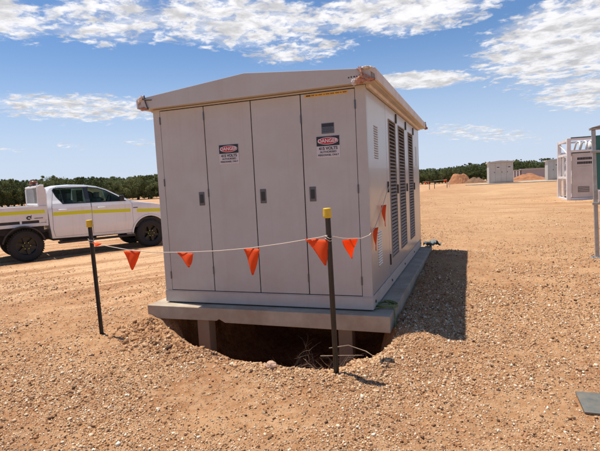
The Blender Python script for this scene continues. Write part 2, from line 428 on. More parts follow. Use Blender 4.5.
def gravel_mat():
    m = bpy.data.materials.new('gravel'); m.use_nodes = True; nt = m.node_tree; L = nt.links
    b = nt.nodes['Principled BSDF']; b.inputs['Roughness'].default_value = .9; b.inputs['Specular IOR Level'].default_value = .2
    at = nn(nt, 'ShaderNodeAttribute'); at.attribute_name = 'tone'
    cr = nn(nt, 'ShaderNodeValToRGB'); e = cr.color_ramp.elements
    e[0].position = 0; e[0].color = (.10, .055, .035, 1); e[1].position = 1; e[1].color = (.88, .76, .58, 1)
    for p_, c_ in ((.10, (.22, .11, .055)), (.28, (.40, .20, .09)), (.52, (.53, .31, .155)), (.74, (.63, .43, .25)), (.9, (.74, .57, .38))):
        k = e.new(p_); k.color = lin(c_)
    L.new(at.outputs['Fac'], cr.inputs[0]); L.new(cr.outputs[0], b.inputs['Base Color'])
    return m
GVM = gravel_mat()

def scatter(n, lo, hi, dens=None, sz=(.006, .5), smax=.035):
    out = []
    x = rng.uniform(lo[0], hi[0], n); y = rng.uniform(lo[1], hi[1], n)
    k = np.ones(n, bool)
    clump = fbm(x * 1.1 + 3, y * 1.1, 4)
    k &= rng.random(n) < np.clip(.55 + 1.1 * clump, .08, 1)
    k &= ~((x > -2.85) & (x < .22) & (y > -.2) & (y < 5.3))
    x, y = x[k], y[k]
    s = np.minimum(smax, rng.lognormal(math.log(sz[0]), sz[1], len(x)))
    return x, y, s
n = 640000
rad = np.exp(rng.uniform(math.log(1.5), math.log(30), n)); ang = YAW + rng.uniform(-.86, .80, n)
gx_ = cam_loc.x + rad * np.sin(ang); gy_ = cam_loc.y + rad * np.cos(ang)
clump = fbm(gx_ * 1.1 + 3, gy_ * 1.1, 4) + .5 * fbm(gx_ * .4, gy_ * .4 + 8, 2)
gsc = 1 - .38 * sst(7, 15, np.hypot(gx_ - 1, gy_ + 5))
k = rng.random(n) < np.clip(.62 + 1.7 * clump, .10, 1) * (1 - .35 * sst(5, 9, rad)) * (1 - .75 * sst(7, 14, gy_) * sst(-4, 0, gx_)) * (1 - .88 * sst(.4, 1.9, gy_ + .35 * gx_ + 1.6) * (1 - sst(-5.2, -3.2, gx_)))
k &= ~((gx_ > -2.85) & (gx_ < .22) & (gy_ > -.2) & (gy_ < 5.3))
gx_, gy_, rad, gsc = gx_[k], gy_[k], rad[k], gsc[k]
gs_ = np.minimum(.016 + .0012 * rad, rng.lognormal(0, .5, len(gx_)) * .0043 * np.sqrt(rad / 3.)) * gsc
big_ = rng.random(len(gx_)) < .002; gs_ = np.where(big_, np.minimum(gs_ * 2.0, .026), gs_)
# thin out inside the pit floor
keep = sdist(gx_, gy_, PIT) < rng.normal(.10, .10, len(gx_))
gx_, gy_, gs_ = gx_[keep], gy_[keep], gs_[keep]
tag(stone_cloud('gravel', gx_, gy_, gs_, mtl=GVM), 'loose pale and brown gravel strewn over the red sand', 'gravel', kind='stuff')
# clods and lumps thrown out round the pit lip
n = 4200
t = rng.random(n) * 6.0; pl = PIT[1:9]; seg = np.minimum((t / 6 * (len(pl) - 1)).astype(int), len(pl) - 2); fr = t / 6 * (len(pl) - 1) - seg
px = pl[seg, 0] + (pl[seg + 1, 0] - pl[seg, 0]) * fr; py = pl[seg, 1] + (pl[seg + 1, 1] - pl[seg, 1]) * fr
sd = np.abs(rng.normal(0, .22, n)); px = px + np.where(px < -1.2, -sd * .8, rng.normal(0, .1, n)); py = py - sd * .7 + .05
ks = ~((px > -2.82) & (px < .22) & (py > -.2))
px, py = px[ks], py[ks]
ss = np.minimum(.038, rng.lognormal(math.log(.010), .5, len(px))) * np.where(px < -1.5, 1.25, .85)
tn = np.clip(rng.normal(.30, .14, len(px)) + .25 * (px > -1), 0, 1)
tag(stone_cloud('dirt_clods', px, py, ss, mtl=GVM, tone=tn), 'reddish clods and stones heaped along the lip of the pit', 'rubble', kind='stuff')

# ------------------------------------------------------------------ concrete slab + piers
sl = empty('concrete_slab', (-1.3, 2.4, 0), label='grey concrete slab carrying the big kiosk and jutting out over the dug pit', cat='slab')
def off(b, d=(1.3, -2.4, 0)):
    b.v = [(v[0] + d[0], v[1] + d[1], v[2] + d[2]) for v in b.v]; return b
bm_ = MB(); bm_.prism([(-2.80, -.165), (-1.83, -.150), (-1.80, -.128), (-1.72, -.168), (.205, -.172), (.205, 0), (-2.80, 0)], -.17, .1)
sb = bm_; sb = off(sb).build('front_beam', 'conc', sl, bevel=.006)
off(MB().box(-2.80, .205, .1005, 5.15, -.17, -.0005)).build('deck', 'conc', sl, bevel=.005)
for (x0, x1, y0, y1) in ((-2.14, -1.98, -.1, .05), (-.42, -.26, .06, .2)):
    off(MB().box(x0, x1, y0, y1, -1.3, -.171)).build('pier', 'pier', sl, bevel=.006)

# ------------------------------------------------------------------ electrical kiosk
W_, D_, H_ = 2.63, 5.02, 2.39
def danger_sign(x0, x1, z0, z1, y, parent):
    """a printed safety plate screwed to a door"""
    pl_ = MB().box(x0, x1, y - .003, y, z0, z1).build('danger_sign', 'white', parent)
    h = z1 - z0; w = x1 - x0; cx = (x0 + x1) / 2; zs = z1 - h * .46
    MB().box(x0 + .003, x1 - .003, y - .0042, y - .003, zs, z1 - .003).build('black_header', 'black', pl_)
    def oval(a, b, yy, name, m):
        poly = [(cx + a * math.cos(t), (zs + z1) / 2 + b * math.sin(t)) for t in np.linspace(0, 2 * PI, 40)[:-1]]
        MB().prism(poly, yy - .0007, yy).build(name, m, pl_)
    oval(w * .44, h * .165, y - .0045, 'oval_rim', 'white_txt'); oval(w * .425, h * .145, y - .0055, 'red_oval', 'red')
    R = (PI / 2, 0, 0)
    text_mesh('sign_text', 'DANGER', h * .235, 'white_txt', pl_, (cx, y - .0072, (zs + z1) / 2), R, xs=1.0, bold=.0008)
    text_mesh('sign_text', '415 VOLTS', h * .19, 'black', pl_, (cx, y - .0042, z0 + h * .42), R, xs=1.0, bold=.0012)
    text_mesh('sign_text', 'AUTHORISED', h * .125, 'black', pl_, (cx, y - .0042, z0 + h * .26), R, xs=1.05, bold=.0005)
    text_mesh('sign_text', 'PERSONNEL ONLY', h * .115, 'black', pl_, (cx, y - .0042, z0 + h * .115), R, xs=1.05, bold=.0005)

def make_kiosk(full=True, paint='kiosk', side='side'):
    k = empty('electrical_kiosk')
    # body core, slightly inside the doors and panels
    MB().box(-W_ + .012, -.012, .014, D_ - .012, .012, H_ - .005).build('cabinet_body', 'gap' if full else paint, k)
    # front frame
    f = MB()
    f.box(-W_, -2.535, 0, .03, .150, H_); f.box(-.11, 0, 0, .0145, .150, H_); f.box(-2.535, -.11, 0, .0145, 2.372, H_)
    f.build('front_frame', paint, k, bevel=.003)
    MB().box(-W_ - .004, .004, -.006, D_ + .004, .016, .150).build('base_frame', paint, k, bevel=.004)
    MB().box(-W_ - .001, .001, -.008, D_ + .001, .1515, .160).build('sill_ledge', paint, k)
    xs = [-2.535, -1.925, -1.315, -.715, -.11]
    for i in range(4):
        a, b = xs[i] + .0055, xs[i + 1] - .0055
        d = MB().box(a, b, .0, .012, .168, 2.362).build('door', paint, k, bevel=.0025)
        d_hx = (b if i == 3 else (a if i == 0 else b)) 
        if i < 3 and full is True or (not full and i < 3):
            pass
        # flush paddle handles as the photo shows them: near the right edge of 1, left edge of 3 and 4
        hx = {0: -2.02, 2: -1.215, 3: -.62}.get(i)
        if hx is not None:
            h_ = MB().box(hx - .037, hx + .037, -.006, 0, 1.205, 1.365).build('handle', 'latch', d, bevel=.004)
            MB().box(hx - .022, hx + .022, -.011, -.0061, 1.235, 1.335).build('paddle', 'latch_dark', h_, bevel=.003)
        if full:
            if i == 0: hs, zz = a - .004, (2.25, 1.5, .35)
            elif i == 1: hs, zz = a - .004, (2.25, 1.35, .42)
            elif i == 2: hs, zz = b + .004, (2.1, .35)
            else: hs, zz = b + .004, (2.2, 1.32, .33)
            for z in zz:
                MB().tube([(hs, -.004, z - .045), (hs, -.004, z + .045)], .008, 8).build('hinge', 'latch', d)
        if i == 1: danger_sign(-1.748, -1.492, 1.675, 1.90, -.001, d) if full else MB().box(-1.748, -1.492, -.004, 0, 1.675, 1.9).build('sign', 'black', d)
        if i == 3: danger_sign(-.553, -.292, 1.67, 1.90, -.001, d) if full else MB().box(-.553, -.292, -.004, 0, 1.67, 1.9).build('sign', 'black', d)
        if i == 3 and full:
            p_ = MB().box(-.488, -.348, -.003, 0, 1.925, 2.035).build('name_plate', 'latch', d)
            MB().box(-.482, -.354, -.0045, -.0031, 1.995, 2.03).build('plate_header', 'latch_dark', p_)
            mm = MB()
            for r_ in range(3):
                x = -.476
                while x < -.37:
                    w = random.uniform(.008, .022); mm.box(x, min(x + w, -.36), -.0042, -.0031, 1.945 + r_ * .016, 1.951 + r_ * .016); x += w + .006
            mm.build('plate_print', 'latch_dark', p_)
            y_ = MB().box(-.66, -.185, -.003, 0, 2.325, 2.352).build('warning_strip', 'yellow', d)
            mm = MB(); x = -.645
            mm.box(x, x + .05, -.0042, -.0031, 2.332, 2.346); x += .06
            while x < -.20:
                w = random.uniform(.008, .05)
                xx = x
                while xx < min(x + w, -.20):
                    mm.box(xx, xx + .0055, -.0042, -.0031, 2.333, 2.333 + random.uniform(.009, .013)); xx += .0085
                x += w + .014
            mm.build('strip_print', 'strap', y_)
    # right side: flat vented panel, three louvred doors, end panel
    def side_panel(y0, y1, x0=-.012, x1=0.):
        return MB().box(x0, x1, y0, y1, .168, 2.355)
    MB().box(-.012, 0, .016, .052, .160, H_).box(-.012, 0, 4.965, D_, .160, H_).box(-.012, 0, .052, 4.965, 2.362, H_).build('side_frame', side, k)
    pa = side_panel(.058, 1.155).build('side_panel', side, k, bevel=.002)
    def slots(parent, y0, y1, z0, z1, n):
        mm = MB()
        for i in range(n):
            z = z0 + (z1 - z0) * i / (n - 1); mm.prism([(0, z), (.007, z + .004), (.0, z + .014)], y0, y1, 'y')
        o = mm.build('vent', side, parent)
        mm = MB()
        for i in range(n):
            z = z0 + (z1 - z0) * i / (n - 1); mm.box(.0002, .0016, y0 + .004, y1 - .004, z - .004, z - .0005)
        mm.build('vent_slot', 'strap', o)
    slots(pa, .38, .60, 1.65, 2.0, 14); slots(pa, .40, .63, .42, .80, 14)
    for (y0, y1, l0, l1, hy) in ((1.165, 2.055, 1.36, 1.95, 1.19), (2.065, 3.085, 2.22, 2.88, None), (3.095, 4.115, 3.34, 3.98, None)):
        z0, z1 = .37, 2.18; l0 += .03; l1 -= .03
        m_ = MB()
        m_.box(-.012, 0, y0, l0, .168, 2.355); m_.box(-.012, 0, l1, y1, .168, 2.355); m_.box(-.012, 0, l0, l1, .168, z0); m_.box(-.012, 0, l0, l1, z1, 2.355)
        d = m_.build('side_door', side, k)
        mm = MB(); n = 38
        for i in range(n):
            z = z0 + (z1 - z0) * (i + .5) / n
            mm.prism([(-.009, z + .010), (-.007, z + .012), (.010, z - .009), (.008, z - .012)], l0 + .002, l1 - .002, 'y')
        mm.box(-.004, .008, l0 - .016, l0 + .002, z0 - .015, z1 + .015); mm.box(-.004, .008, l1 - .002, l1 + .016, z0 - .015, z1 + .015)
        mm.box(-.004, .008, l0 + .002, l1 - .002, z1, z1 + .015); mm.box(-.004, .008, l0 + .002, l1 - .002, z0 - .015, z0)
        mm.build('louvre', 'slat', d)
        for z in (2.20, 1.20):
            MB().box(.0, .018, y1 - .06, y1 - .005, z, z + .13).build('latch', 'latch_dark', d, bevel=.004)
        if hy:
            for z in (1.24, .3): MB().box(.0, .016, y0 + .01, y0 + .045, z, z + .14).build('hinge', 'latch_dark', d, bevel=.004)
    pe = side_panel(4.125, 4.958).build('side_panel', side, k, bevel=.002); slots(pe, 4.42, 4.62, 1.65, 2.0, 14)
    # left + rear cladding
    MB().box(-W_, -W_ + .012, .031, D_ - .012, .16, H_).build('side_wall', paint, k)
    MB().box(-W_, 0, D_ - .012, D_, .16, H_).build('rear_wall', paint, k)
    for y in (.12, 1.25, 2.5, 3.75, 4.9) if full else ():
        MB().lathe([(0, .0), (0, .017), (.012, .015), (.014, 0)], 10, 'y').build('bolt', 'latch', k).matrix_local = Matrix.Translation((.004, y, .085)) @ Matrix.Rotation(-PI / 2, 4, 'Z')
    # roof
    rf = MB().prism([(-2.735, 2.395), (.105, 2.395), (.122, 2.415), (.122, 2.475), (.085, 2.515), (-1.32, 2.640), (-2.715, 2.515), (-2.752, 2.475), (-2.752, 2.415)], -.085, 5.09).build('roof', 'roof', k, bevel=.006)
    MB().prism([(-2.715, 2.392), (.085, 2.392), (.085, 2.522), (-1.32, 2.648), (-2.715, 2.522)], -.105, -.0855).build('gable_fascia', paint, rf, bevel=.003)
    MB().prism([(-2.715, 2.392), (.085, 2.392), (.085, 2.522), (-1.32, 2.648), (-2.715, 2.522)], 5.0905, 5.11).build('gable_fascia', paint, rf, bevel=.003)
    for sx in (1, -1):
        cx = -1.315
        poly = [(1.405, 2.46), (1.452, 2.475), (1.470, 2.50), (1.462, 2.525), (1.43, 2.535), (1.39, 2.530)]
        poly = [(1.4385, 2.398), (1.460, 2.403), (1.464, 2.50), (1.447, 2.525), (1.385, 2.535), (1.385, 2.50), (1.4385, 2.46)]
        MB().prism([(cx + sx * a, b) for a, b in poly], -.1075, 5.115).build('gutter', 'gutter', rf, bevel=.003)
        MB().prism([(cx + sx * 1.318, 2.366), (cx + sx * 1.35, 2.366), (cx + sx * 1.36, 2.3945), (cx + sx * 1.318, 2.3945)], .02, 5.0).build('eave_trim', 'gutter', rf)
    return k

kiosk = make_kiosk(True)
tag(kiosk, 'large beige metal electrical kiosk on the concrete slab over the pit', 'electrical kiosk')
# scribbled marks by the right corner of the front fascia
mm = MB()
for i in range(6):
    x = -.15 + i * .028; mm.box(x, x + random.uniform(.008, .02), -.1065, -.1052, 2.447 + .002 * i, 2.456 + .002 * i + random.uniform(0, .008))
fas = [c for c in kiosk.children if c.name.startswith('roof')][0]
mm.build('fascia_mark', 'strap', fas)

# torn packing wrapped round the roof corners
def wrapping(loc, s, label, seed):
    random.seed(seed)
    e = empty('torn_wrapping', loc, label=label, cat='packing', group='torn packing tied to the kiosk roof corners')
    def lump(c, r, nme, m, sq=(1, 1, 1), seed2=0):
        b = bmesh.new(); bmesh.ops.create_icosphere(b, subdivisions=4, radius=1)
        nv = 5.3 * seed2
        from mathutils import noise
        for v in b.verts:
            d = 1 + .45 * noise.noise(v.co * 1.6 + Vector((nv, seed, 0))) - .38 * abs(noise.noise(v.co * 3.5 + Vector((nv, 0, seed)))) - .2 * abs(noise.noise(v.co * 8 + Vector((nv, 0, seed))))
            v.co = Vector((v.co.x * sq[0], v.co.y * sq[1], v.co.z * sq[2])) * r * d + Vector(c)
        me_ = bpy.data.meshes.new(nme); b.to_mesh(me_); b.free()
        link_mesh(nme, me_, m, e)
    for c, r, nme, m, sq in s['lumps']:
        lump(c, r * .86, nme, m, sq, random.random())
    for pth in s['straps']:
        MB().tube(pth, .007, 6).build('tie_strap', s.get('sm', 'strap'), e)
    return e
wrapping((.05, -.09, 2.46), dict(lumps=[((-.01, -.02, .072), .045, 'plastic_wrap', 'wrapw', (1.6, .9, .42)), ((-.14, -.025, -.055), .036, 'plastic_wrap', 'wrapw', (.8, .7, 1.2)), ((-.075, -.03, -.045), .055, 'foam_wrap', 'wrapo', (1.1, .45, .9)), ((.01, -.025, -.05), .05, 'foam_wrap', 'wrapo', (1.5, .45, .42))],
    straps=[[(-.085, -.03, .09), (-.06, -.05, .03), (-.03, -.045, -.03), (.03, -.035, -.05)], [(-.10, -.03, .07), (-.02, -.045, 0), (.05, -.03, -.045), (.078, 0.0, -.04)], [(-.12, -.035, -.07), (-.05, -.055, -.01), (-.06, -.04, .08)], [(-.03, -.04, -.06), (.04, -.03, -.075), (.078, .01, -.05), (.08, .02, .04)]], sm='wrapo'),
    'orange and white torn packing tied round the right front roof corner', 3)
wrapping((-2.715, -.08, 2.45), dict(lumps=[((.02, -.025, .075), .05, 'plastic_wrap', 'wrapw', (1.0, .8, .75)), ((-.02, -.01, .055), .045, 'plastic_wrap', 'wrapw', (1, .8, .8)), ((.03, -.02, -.055), .05, 'foam_wrap', 'wrapo', (1.3, .7, .5)), ((-.02, 0, -.02), .04, 'plastic_wrap', 'wrapw', (.7, .6, 1.2))],
    straps=[[(.06, -.03, .10), (.075, -.04, .03), (.095, -.04, -.03), (.11, -.035, -.07)], [(.04, -.035, .06), (.09, -.04, .045), (.16, -.032, .04)]]),
    'white plastic and orange foam packing wrapped on the left front roof corner', 5)
wrapping((.11, 5.07, 2.46), dict(lumps=[((.01, .03, .055), .05, 'plastic_wrap', 'wrapw', (.9, .9, .6)), ((.02, .03, -.02), .055, 'foam_wrap', 'wrapo', (.8, .9, 1.2)), ((.04, .05, -.05), .04, 'foam_wrap', 'wrapo', (1, 1, .9))],
    straps=[[(.03, -.02, .07), (.045, 0, 0), (.03, .02, -.07)]]),
    'small orange and white packing bundle at the far right roof corner', 9)
random.seed(21)

# ------------------------------------------------------------------ marker posts and bunting
def make_post(base, top, label):
    b = Vector(base); t_ = Vector(top)
    e = empty('marker_post', b, label=label, cat='marker post', group='black marker posts with yellow caps')
    v = t_ - b
    # Y-section star picket
    zax = v.normalized(); mtx = Vector((0, 0, 1)).rotation_difference(zax).to_matrix().to_4x4() @ Matrix.Rotation(.5, 4, 'Z')
    s = MB(); L_ = v.length - .03; n = 3; th = .0045; ra = .024
    poly = []
    for i in range(3):
        a = 2 * PI * i / 3; d = Vector((math.cos(a), math.sin(a))); p = Vector((-d.y, d.x))
        a2 = a + PI / 3; d2 = Vector((math.cos(a2), math.sin(a2))) * .009
        poly += [d * ra - p * th, d * ra + p * th, d2]
    poly = [tuple(p) for p in poly]
    s.prism(poly, -.3, L_, 'z'); s.v = [tuple(mtx @ Vector(q_)) for q_ in s.v]
    s.build('picket', 'post', e)
    c = MB().lathe([(L_ - .05, 0), (L_ - .05, .034), (L_ - .035, .036), (L_ + .025, .033), (L_ + .03, .028), (L_ + .03, 0)], 16, 'z')
    c.v = [tuple(mtx @ Vector(q_)) for q_ in c.v]; c.build('cap', 'cap', e, smooth=False, bevel=.003)
    w = MB(); c0 = v * .83
    w.tube([c0 + Vector((.03 * math.cos(a), .03 * math.sin(a), .012 * math.sin(2 * a) - .02 * i_)) for i_ in range(2) for a in np.linspace(0, 2 * PI, 14)], .003, 6)
    w.build('tie_wire', 'string', e)
    return e
zR = float(ground_h(-.07, -1.26)); zL = float(ground_h(-2.975, -.776))
make_post((-.07, -1.26, zR), (-.085, -1.262, 1.195), 'black steel marker post with yellow cap in front of the right-hand kiosk doors')
make_post((-2.975, -.776, zL), (-3.00, -.79, 1.12), 'black steel marker post with yellow cap left of the kiosk, parked truck behind it')

bt = empty('bunting_line', (-1.48, -1.06, .8), label='cream string of orange triangular flags strung between the two marker posts', cat='bunting')
def B(p): return Vector(p) - Vector((-1.48, -1.06, .8))
path = [(-2.99, -.80, .90), (-2.84, -.86, .86), (-2.64, -.90, .835), (-2.33, -.94, .80), (-2.1, -.975, .79), (-1.89, -1.0, .788), (-1.54, -1.05, .80), (-1.2, -1.10, .82), (-.85, -1.15, .852), (-.5, -1.2, .90), (-.16, -1.25, .955), (-.085, -1.285, .975),
        (-.03, -1.1, .93), (.0, -.95, .905), (.04, -.6, .865), (.05, -.3, .86), (.035, -.05, .875), (.03, .10, .90), (.03, .35, .99), (.03, .63, 1.11), (.028, .9, 1.235), (.02, 1.195, 1.33)]
MB().tube([B(p) for p in path], .0042, 6).build('string', 'string', bt)
def flag(p, w, h, ang, lean=(0, 0), fold=0., sk=0.):
    """triangular pennant hung by its wide edge; ang turns it about z, lean tips it"""
    b = MB(); n = 8; rows = 8; vs = []
    for i in range(rows + 1):
        t_ = i / rows; ww = w * (1 - t_) + .012 * t_
        for j in range(n + 1):
            s_ = (j / n - .5) * ww
            yy = fold * .018 * math.sin(j / n * PI * 1.5 + t_ * 2) + .01 * math.sin(t_ * 5 + j * .6)
            x = s_ + sk * t_ * h; z = -t_ * h
            z2 = z * math.cos(lean[0]) ; y2 = yy + z * math.sin(lean[0])
            vs.append(Vector((x * math.cos(ang) - y2 * math.sin(ang) + lean[1] * t_, x * math.sin(ang) + y2 * math.cos(ang), z2 - .004)) + B(p))
    fs = [(i * (n + 1) + j, i * (n + 1) + j + 1, (i + 1) * (n + 1) + j + 1, (i + 1) * (n + 1) + j) for i in range(rows) for j in range(n)]
    b.add(vs, fs); o = b.build('flag', 'flag', bt, smooth=True)
    so = o.modifiers.new('solid', 'SOLIDIFY'); so.thickness = .0012
    return o
flag((-2.82, -.88, .875), 0.195, 0.056, -.15, (1.0, .02), 0.50, .1)
flag((-2.31, -.945, .80), 0.190, 0.20, .35, (.1, -.01), 0.20)
flag((-1.60, -1.045, .796), 0.225, 0.140, -.12, (.3, .0), 0.30, .5)
flag((-.83, -1.155, .853), 0.188, 0.235, -.15, (.1, 0), 0.20, .05)
flag((-.185, -1.255, .945), 0.225, 0.213, -.15, (.15, 0), 0.40, .4)
flag((.005, -.93, .90), 0.165, 0.213, 1.0, (-.5, .05), 0.60, .25)
flag((.034, .10, .895), 0.180, 0.246, 1.55, (0, 0), 0.20, 0)
flag((.034, .63, 1.11), 0.210, 0.258, 1.55, (0, 0), 0.25, .3)

# ------------------------------------------------------------------ small things about the slab
pts_ = []
for a in np.linspace(0, 2 * PI * 2.15, 60):
    r_ = 1 + .06 * math.sin(a * 1.7); pts_.append((.11 + .115 * r_ * math.cos(a + 1.0), .215 + .11 * r_ * math.sin(a + 1.0), .012 + .006 * a / 3 + .008 * math.sin(a * 2)))
ew = MB().tube([(-.02, .02, .03), (.0, .06, .02)] + pts_ + [(.19, .12, .03), (.215, .08, .01), (.222, .04, -.05), (.23, .02, -.12), (.225, -.02, -.18)], .0075, 8).build('earth_cable', 'earthwire', smooth=True)
tag(ew, 'yellow-green cable coiled on the slab corner beside the kiosk', 'cable')

b = bmesh.new(); bmesh.ops.create_grid(b, x_segments=30, y_segments=24, size=.5)
from mathutils import noise as mno
for v in b.verts:
    p_ = v.co.copy()
    v.co = Vector((p_.x * .34, p_.y * .34, .02 + .08 * mno.noise(p_ * 3.2) + .05 * mno.noise(p_ * 8) + .03))
me_ = bpy.data.meshes.new('plastic_sheet'); b.to_mesh(me_); b.free()
o = link_mesh('plastic_sheet', me_, 'tarp', smooth=True); o.location = (.22, 5.05, .02); o.modifiers.new('s', 'SOLIDIFY').thickness = .002
tag(o, 'crumpled grey-green plastic sheet lying at the far end of the slab', 'plastic sheet')

def rock(name, loc, s, m, seed, **kw):
    b = bmesh.new(); bmesh.ops.create_icosphere(b, subdivisions=3, radius=1)
    for v in b.verts:
        d = 1 + .35 * mno.noise(v.co * 1.3 + Vector((seed, 0, 0))) + .12 * mno.noise(v.co * 4 + Vector((0, seed, 0)))
        v.co = Vector((v.co.x * s[0], v.co.y * s[1], v.co.z * s[2])) * d
    me_ = bpy.data.meshes.new(name); b.to_mesh(me_); b.free()
    o = link_mesh(name, me_, m); o.location = loc; tag(o, **kw); return o
rock('stone', (-.64, -1.31, float(ground_h(-.64, -1.31)) + .03), (.052, .045, .038), 'stone', 2.2, label='fist-sized pale stone perched on the front lip of the pit', cat='stone')

# dry brush dumped in the pit
def brush(loc, R, n, label, seed):
    random.seed(seed); m_ = MB()
    def br(p, d, L_, r, lev):
        pts = [p]; dd = d.copy()
        for i in range(4):
            dd = (dd + Vector([random.gauss(0, .22) for _ in range(3)])).normalized(); pts.append(pts[-1] + dd * L_ / 4)
        m_.tube(pts, [r, r * .85, r * .7, r * .55, r * .35], 4, False)
        if lev > 0:
            for _ in range(3):
                k = random.choice((1, 2, 3)); br(pts[k], (dd + Vector([random.gauss(0, .7) for _ in range(3)])).normalized(), L_ * .6, r * .6, lev - 1)
    for i in range(n):
        a = random.uniform(0, 2 * PI); d = Vector((math.cos(a), math.sin(a) * .8, random.uniform(.1, 1.1))).normalized()
        br(Vector((random.gauss(0, R * .3), random.gauss(0, R * .3), 0)), d, R * random.uniform(.7, 1.2), .004, 2)
    o = m_.build('dry_brush', 'twig'); o.location = loc; tag(o, label, 'dry brush'); return o
brush((-.75, -.30, float(ground_h(-.75, -.30)) + .12), .42, 26, 'tangle of dry grey tumbleweed lying in the middle of the pit', 4)
brush((-.30, -.42, float(ground_h(-.30, -.42)) + .02), .36, 22, 'loose dry twigs lying at the right end of the pit by the pier', 8)
sk = MB().tube([(-.42, -.30, -.33), (-.2, -.34, -.27), (.0, -.42, -.29), (.1, -.50, -.31)], [.006, .005, .005, .003], 6).tube([(-.5, -.36, -.40), (-.25, -.40, -.36), (-.03, -.40, -.34)], [.006, .005, .003], 6)
tag(sk.build('dead_branch', 'twig'), 'thin bare dead branch lying across the right end of the pit', 'branch')
random.seed(33)

# steel plate on the ground at lower right
zp = float(ground_h(2.0, -1.35, False)) + .035
pl_ = MB().box(1.69, 2.42, -1.50, -1.19, 0, .016).build('steel_plate', 'plate', bevel=.003)
pl_.location = (0, 0, zp); pl_.rotation_euler = (.02, 0, 0)
tag(pl_, 'flat grey steel plate lying on the gravel at the lower right', 'steel plate')
MB().lathe([(0, .0), (0, .012), (.0175, .012), (.0175, 0)], 12, 'z', (1.90, -1.235, 0)).build('bolt_hole', 'gap', pl_)

# ------------------------------------------------------------------ truck
tA = Vector((-9.6, 3.8)); tdir = Vector((.53, .85)).normalized(); tn_ = Vector((tdir.y, -tdir.x))
HW = .95
org = tA - tn_ * HW
UZ = float(base_h(np.array(-9.), np.array(5.)))
ute = empty('utility_truck', (org.x, org.y, UZ), math.atan2(tdir.y, tdir.x), label='white double-cab utility truck with yellow reflective stripe and flat tray, parked at left', cat='truck')
def WF(x, z):
    """half width of the cab skin"""
    w = .925
    if z > 1.30: w -= .50 * (z - 1.30) * (.75 if z < 1.42 else 1) - 0
    if z < .75: w -= .10 * (.75 - z)
    if x > 3.5: w -= .16 * ((x - 3.5) / .8) ** 2
    return w
def bisect_map(me_fn, zs=(), xs=(), ys=(), fn=None):
    b = me_fn
    for z in zs: bmesh.ops.bisect_plane(b, geom=b.verts[:] + b.edges[:] + b.faces[:], plane_co=(0, 0, z), plane_no=(0, 0, 1))
    for x in xs: bmesh.ops.bisect_plane(b, geom=b.verts[:] + b.edges[:] + b.faces[:], plane_co=(x, 0, 0), plane_no=(1, 0, 0))
    for y in ys: bmesh.ops.bisect_plane(b, geom=b.verts[:] + b.edges[:] + b.faces[:], plane_co=(0, y, 0), plane_no=(0, 1, 0))
    for v in b.verts: v.co = fn(v.co)
    return b
ZL = (.55, .65, .8, .95, 1.1, 1.2, 1.3, 1.36, 1.42, 1.5, 1.6, 1.7, 1.8, 1.88)
def arc(cx, cz, r, a0, a1, n=12):
    return [(cx + r * math.cos(math.radians(a)), cz + r * math.sin(math.radians(a))) for a in np.linspace(a0, a1, n)]
prof = [(.66, .52), (.62, .9), (.61, 1.36), (.66, 1.74), (.74, 1.865), (.90, 1.91), (1.25, 1.925), (1.65, 1.905), (1.95, 1.855), (2.17, 1.775), (2.45, 1.61), (2.78, 1.415), (3.05, 1.365), (3.4, 1.305), (3.8, 1.225), (4.08, 1.12), (4.20, .98), (4.24, .75), (4.22, .50), (4.05, .42), (3.78, .42)] + arc(3.26, .42, .50, 2, 178, 16) + [(2.74, .47), (1.7, .49)]
b = bmesh.new(); vs = [b.verts.new((x, -1, z)) for x, z in prof]; f_ = b.faces.new(vs)
ex = bmesh.ops.extrude_face_region(b, geom=[f_]); [setattr(v, 'co', v.co + Vector((0, 2, 0))) for v in ex['geom'] if isinstance(v, bmesh.types.BMVert)]
bmesh.ops.recalc_face_normals(b, faces=b.faces[:])
def body_fn(c):
    y = c.y * WF(c.x, c.z); z = c.z
    if z > 1.0: z -= .035 * abs(c.y) ** 3
    return Vector((c.x - (.06 * c.y * c.y if c.x > 3.9 else 0), y, z))
bisect_map(b, ZL, np.arange(.8, 4.2, .25), (-.97, -.85, -.6, -.3, 0, .3, .6, .85, .97), body_fn)
me_ = bpy.data.meshes.new('cab'); b.to_mesh(me_); b.free()
cab = link_mesh('cab_body', me_, 'utepaint', ute, smooth=True, bevel=.02, segs=3)
cab.modifiers['bevel'].angle_limit = math.radians(40)
wn = cab.modifiers.new('wn', 'WEIGHTED_NORMAL'); wn.keep_sharp = False

def side_patch(name, poly, off_, m, parent, sides=(-1, 1), thick=.012, **kw):
    out = []
    for s in sides:
        b = bmesh.new(); vs = [b.verts.new((x, 0, z)) for x, z in poly]; f_ = b.faces.new(vs)
        ex = bmesh.ops.extrude_face_region(b, geom=[f_]); [setattr(v, 'co', v.co + Vector((0, 1, 0))) for v in ex['geom'] if isinstance(v, bmesh.types.BMVert)]
        def fn(c): return Vector((c.x, s * (WF(c.x, c.z) + off_ - c.y * thick), c.z))
        bisect_map(b, ZL, np.arange(.8, 4.2, .25), (), fn)
        bmesh.ops.recalc_face_normals(b, faces=b.faces[:])
        me_ = bpy.data.meshes.new(name); b.to_mesh(me_); b.free()
        out.append(link_mesh(name, me_, m, parent, **kw))
    return out
rear_door = [(.74, .56), (.70, .75), (.715, 1.36), (.80, 1.74), (.90, 1.855), (1.25, 1.87), (1.665, 1.85), (1.665, .56)]
front_door = [(1.685, .56), (1.685, 1.85), (1.93, 1.81), (2.15, 1.735), (2.42, 1.58), (2.72, 1.38), (2.77, 1.30), (2.775, .75), (2.74, .56)]
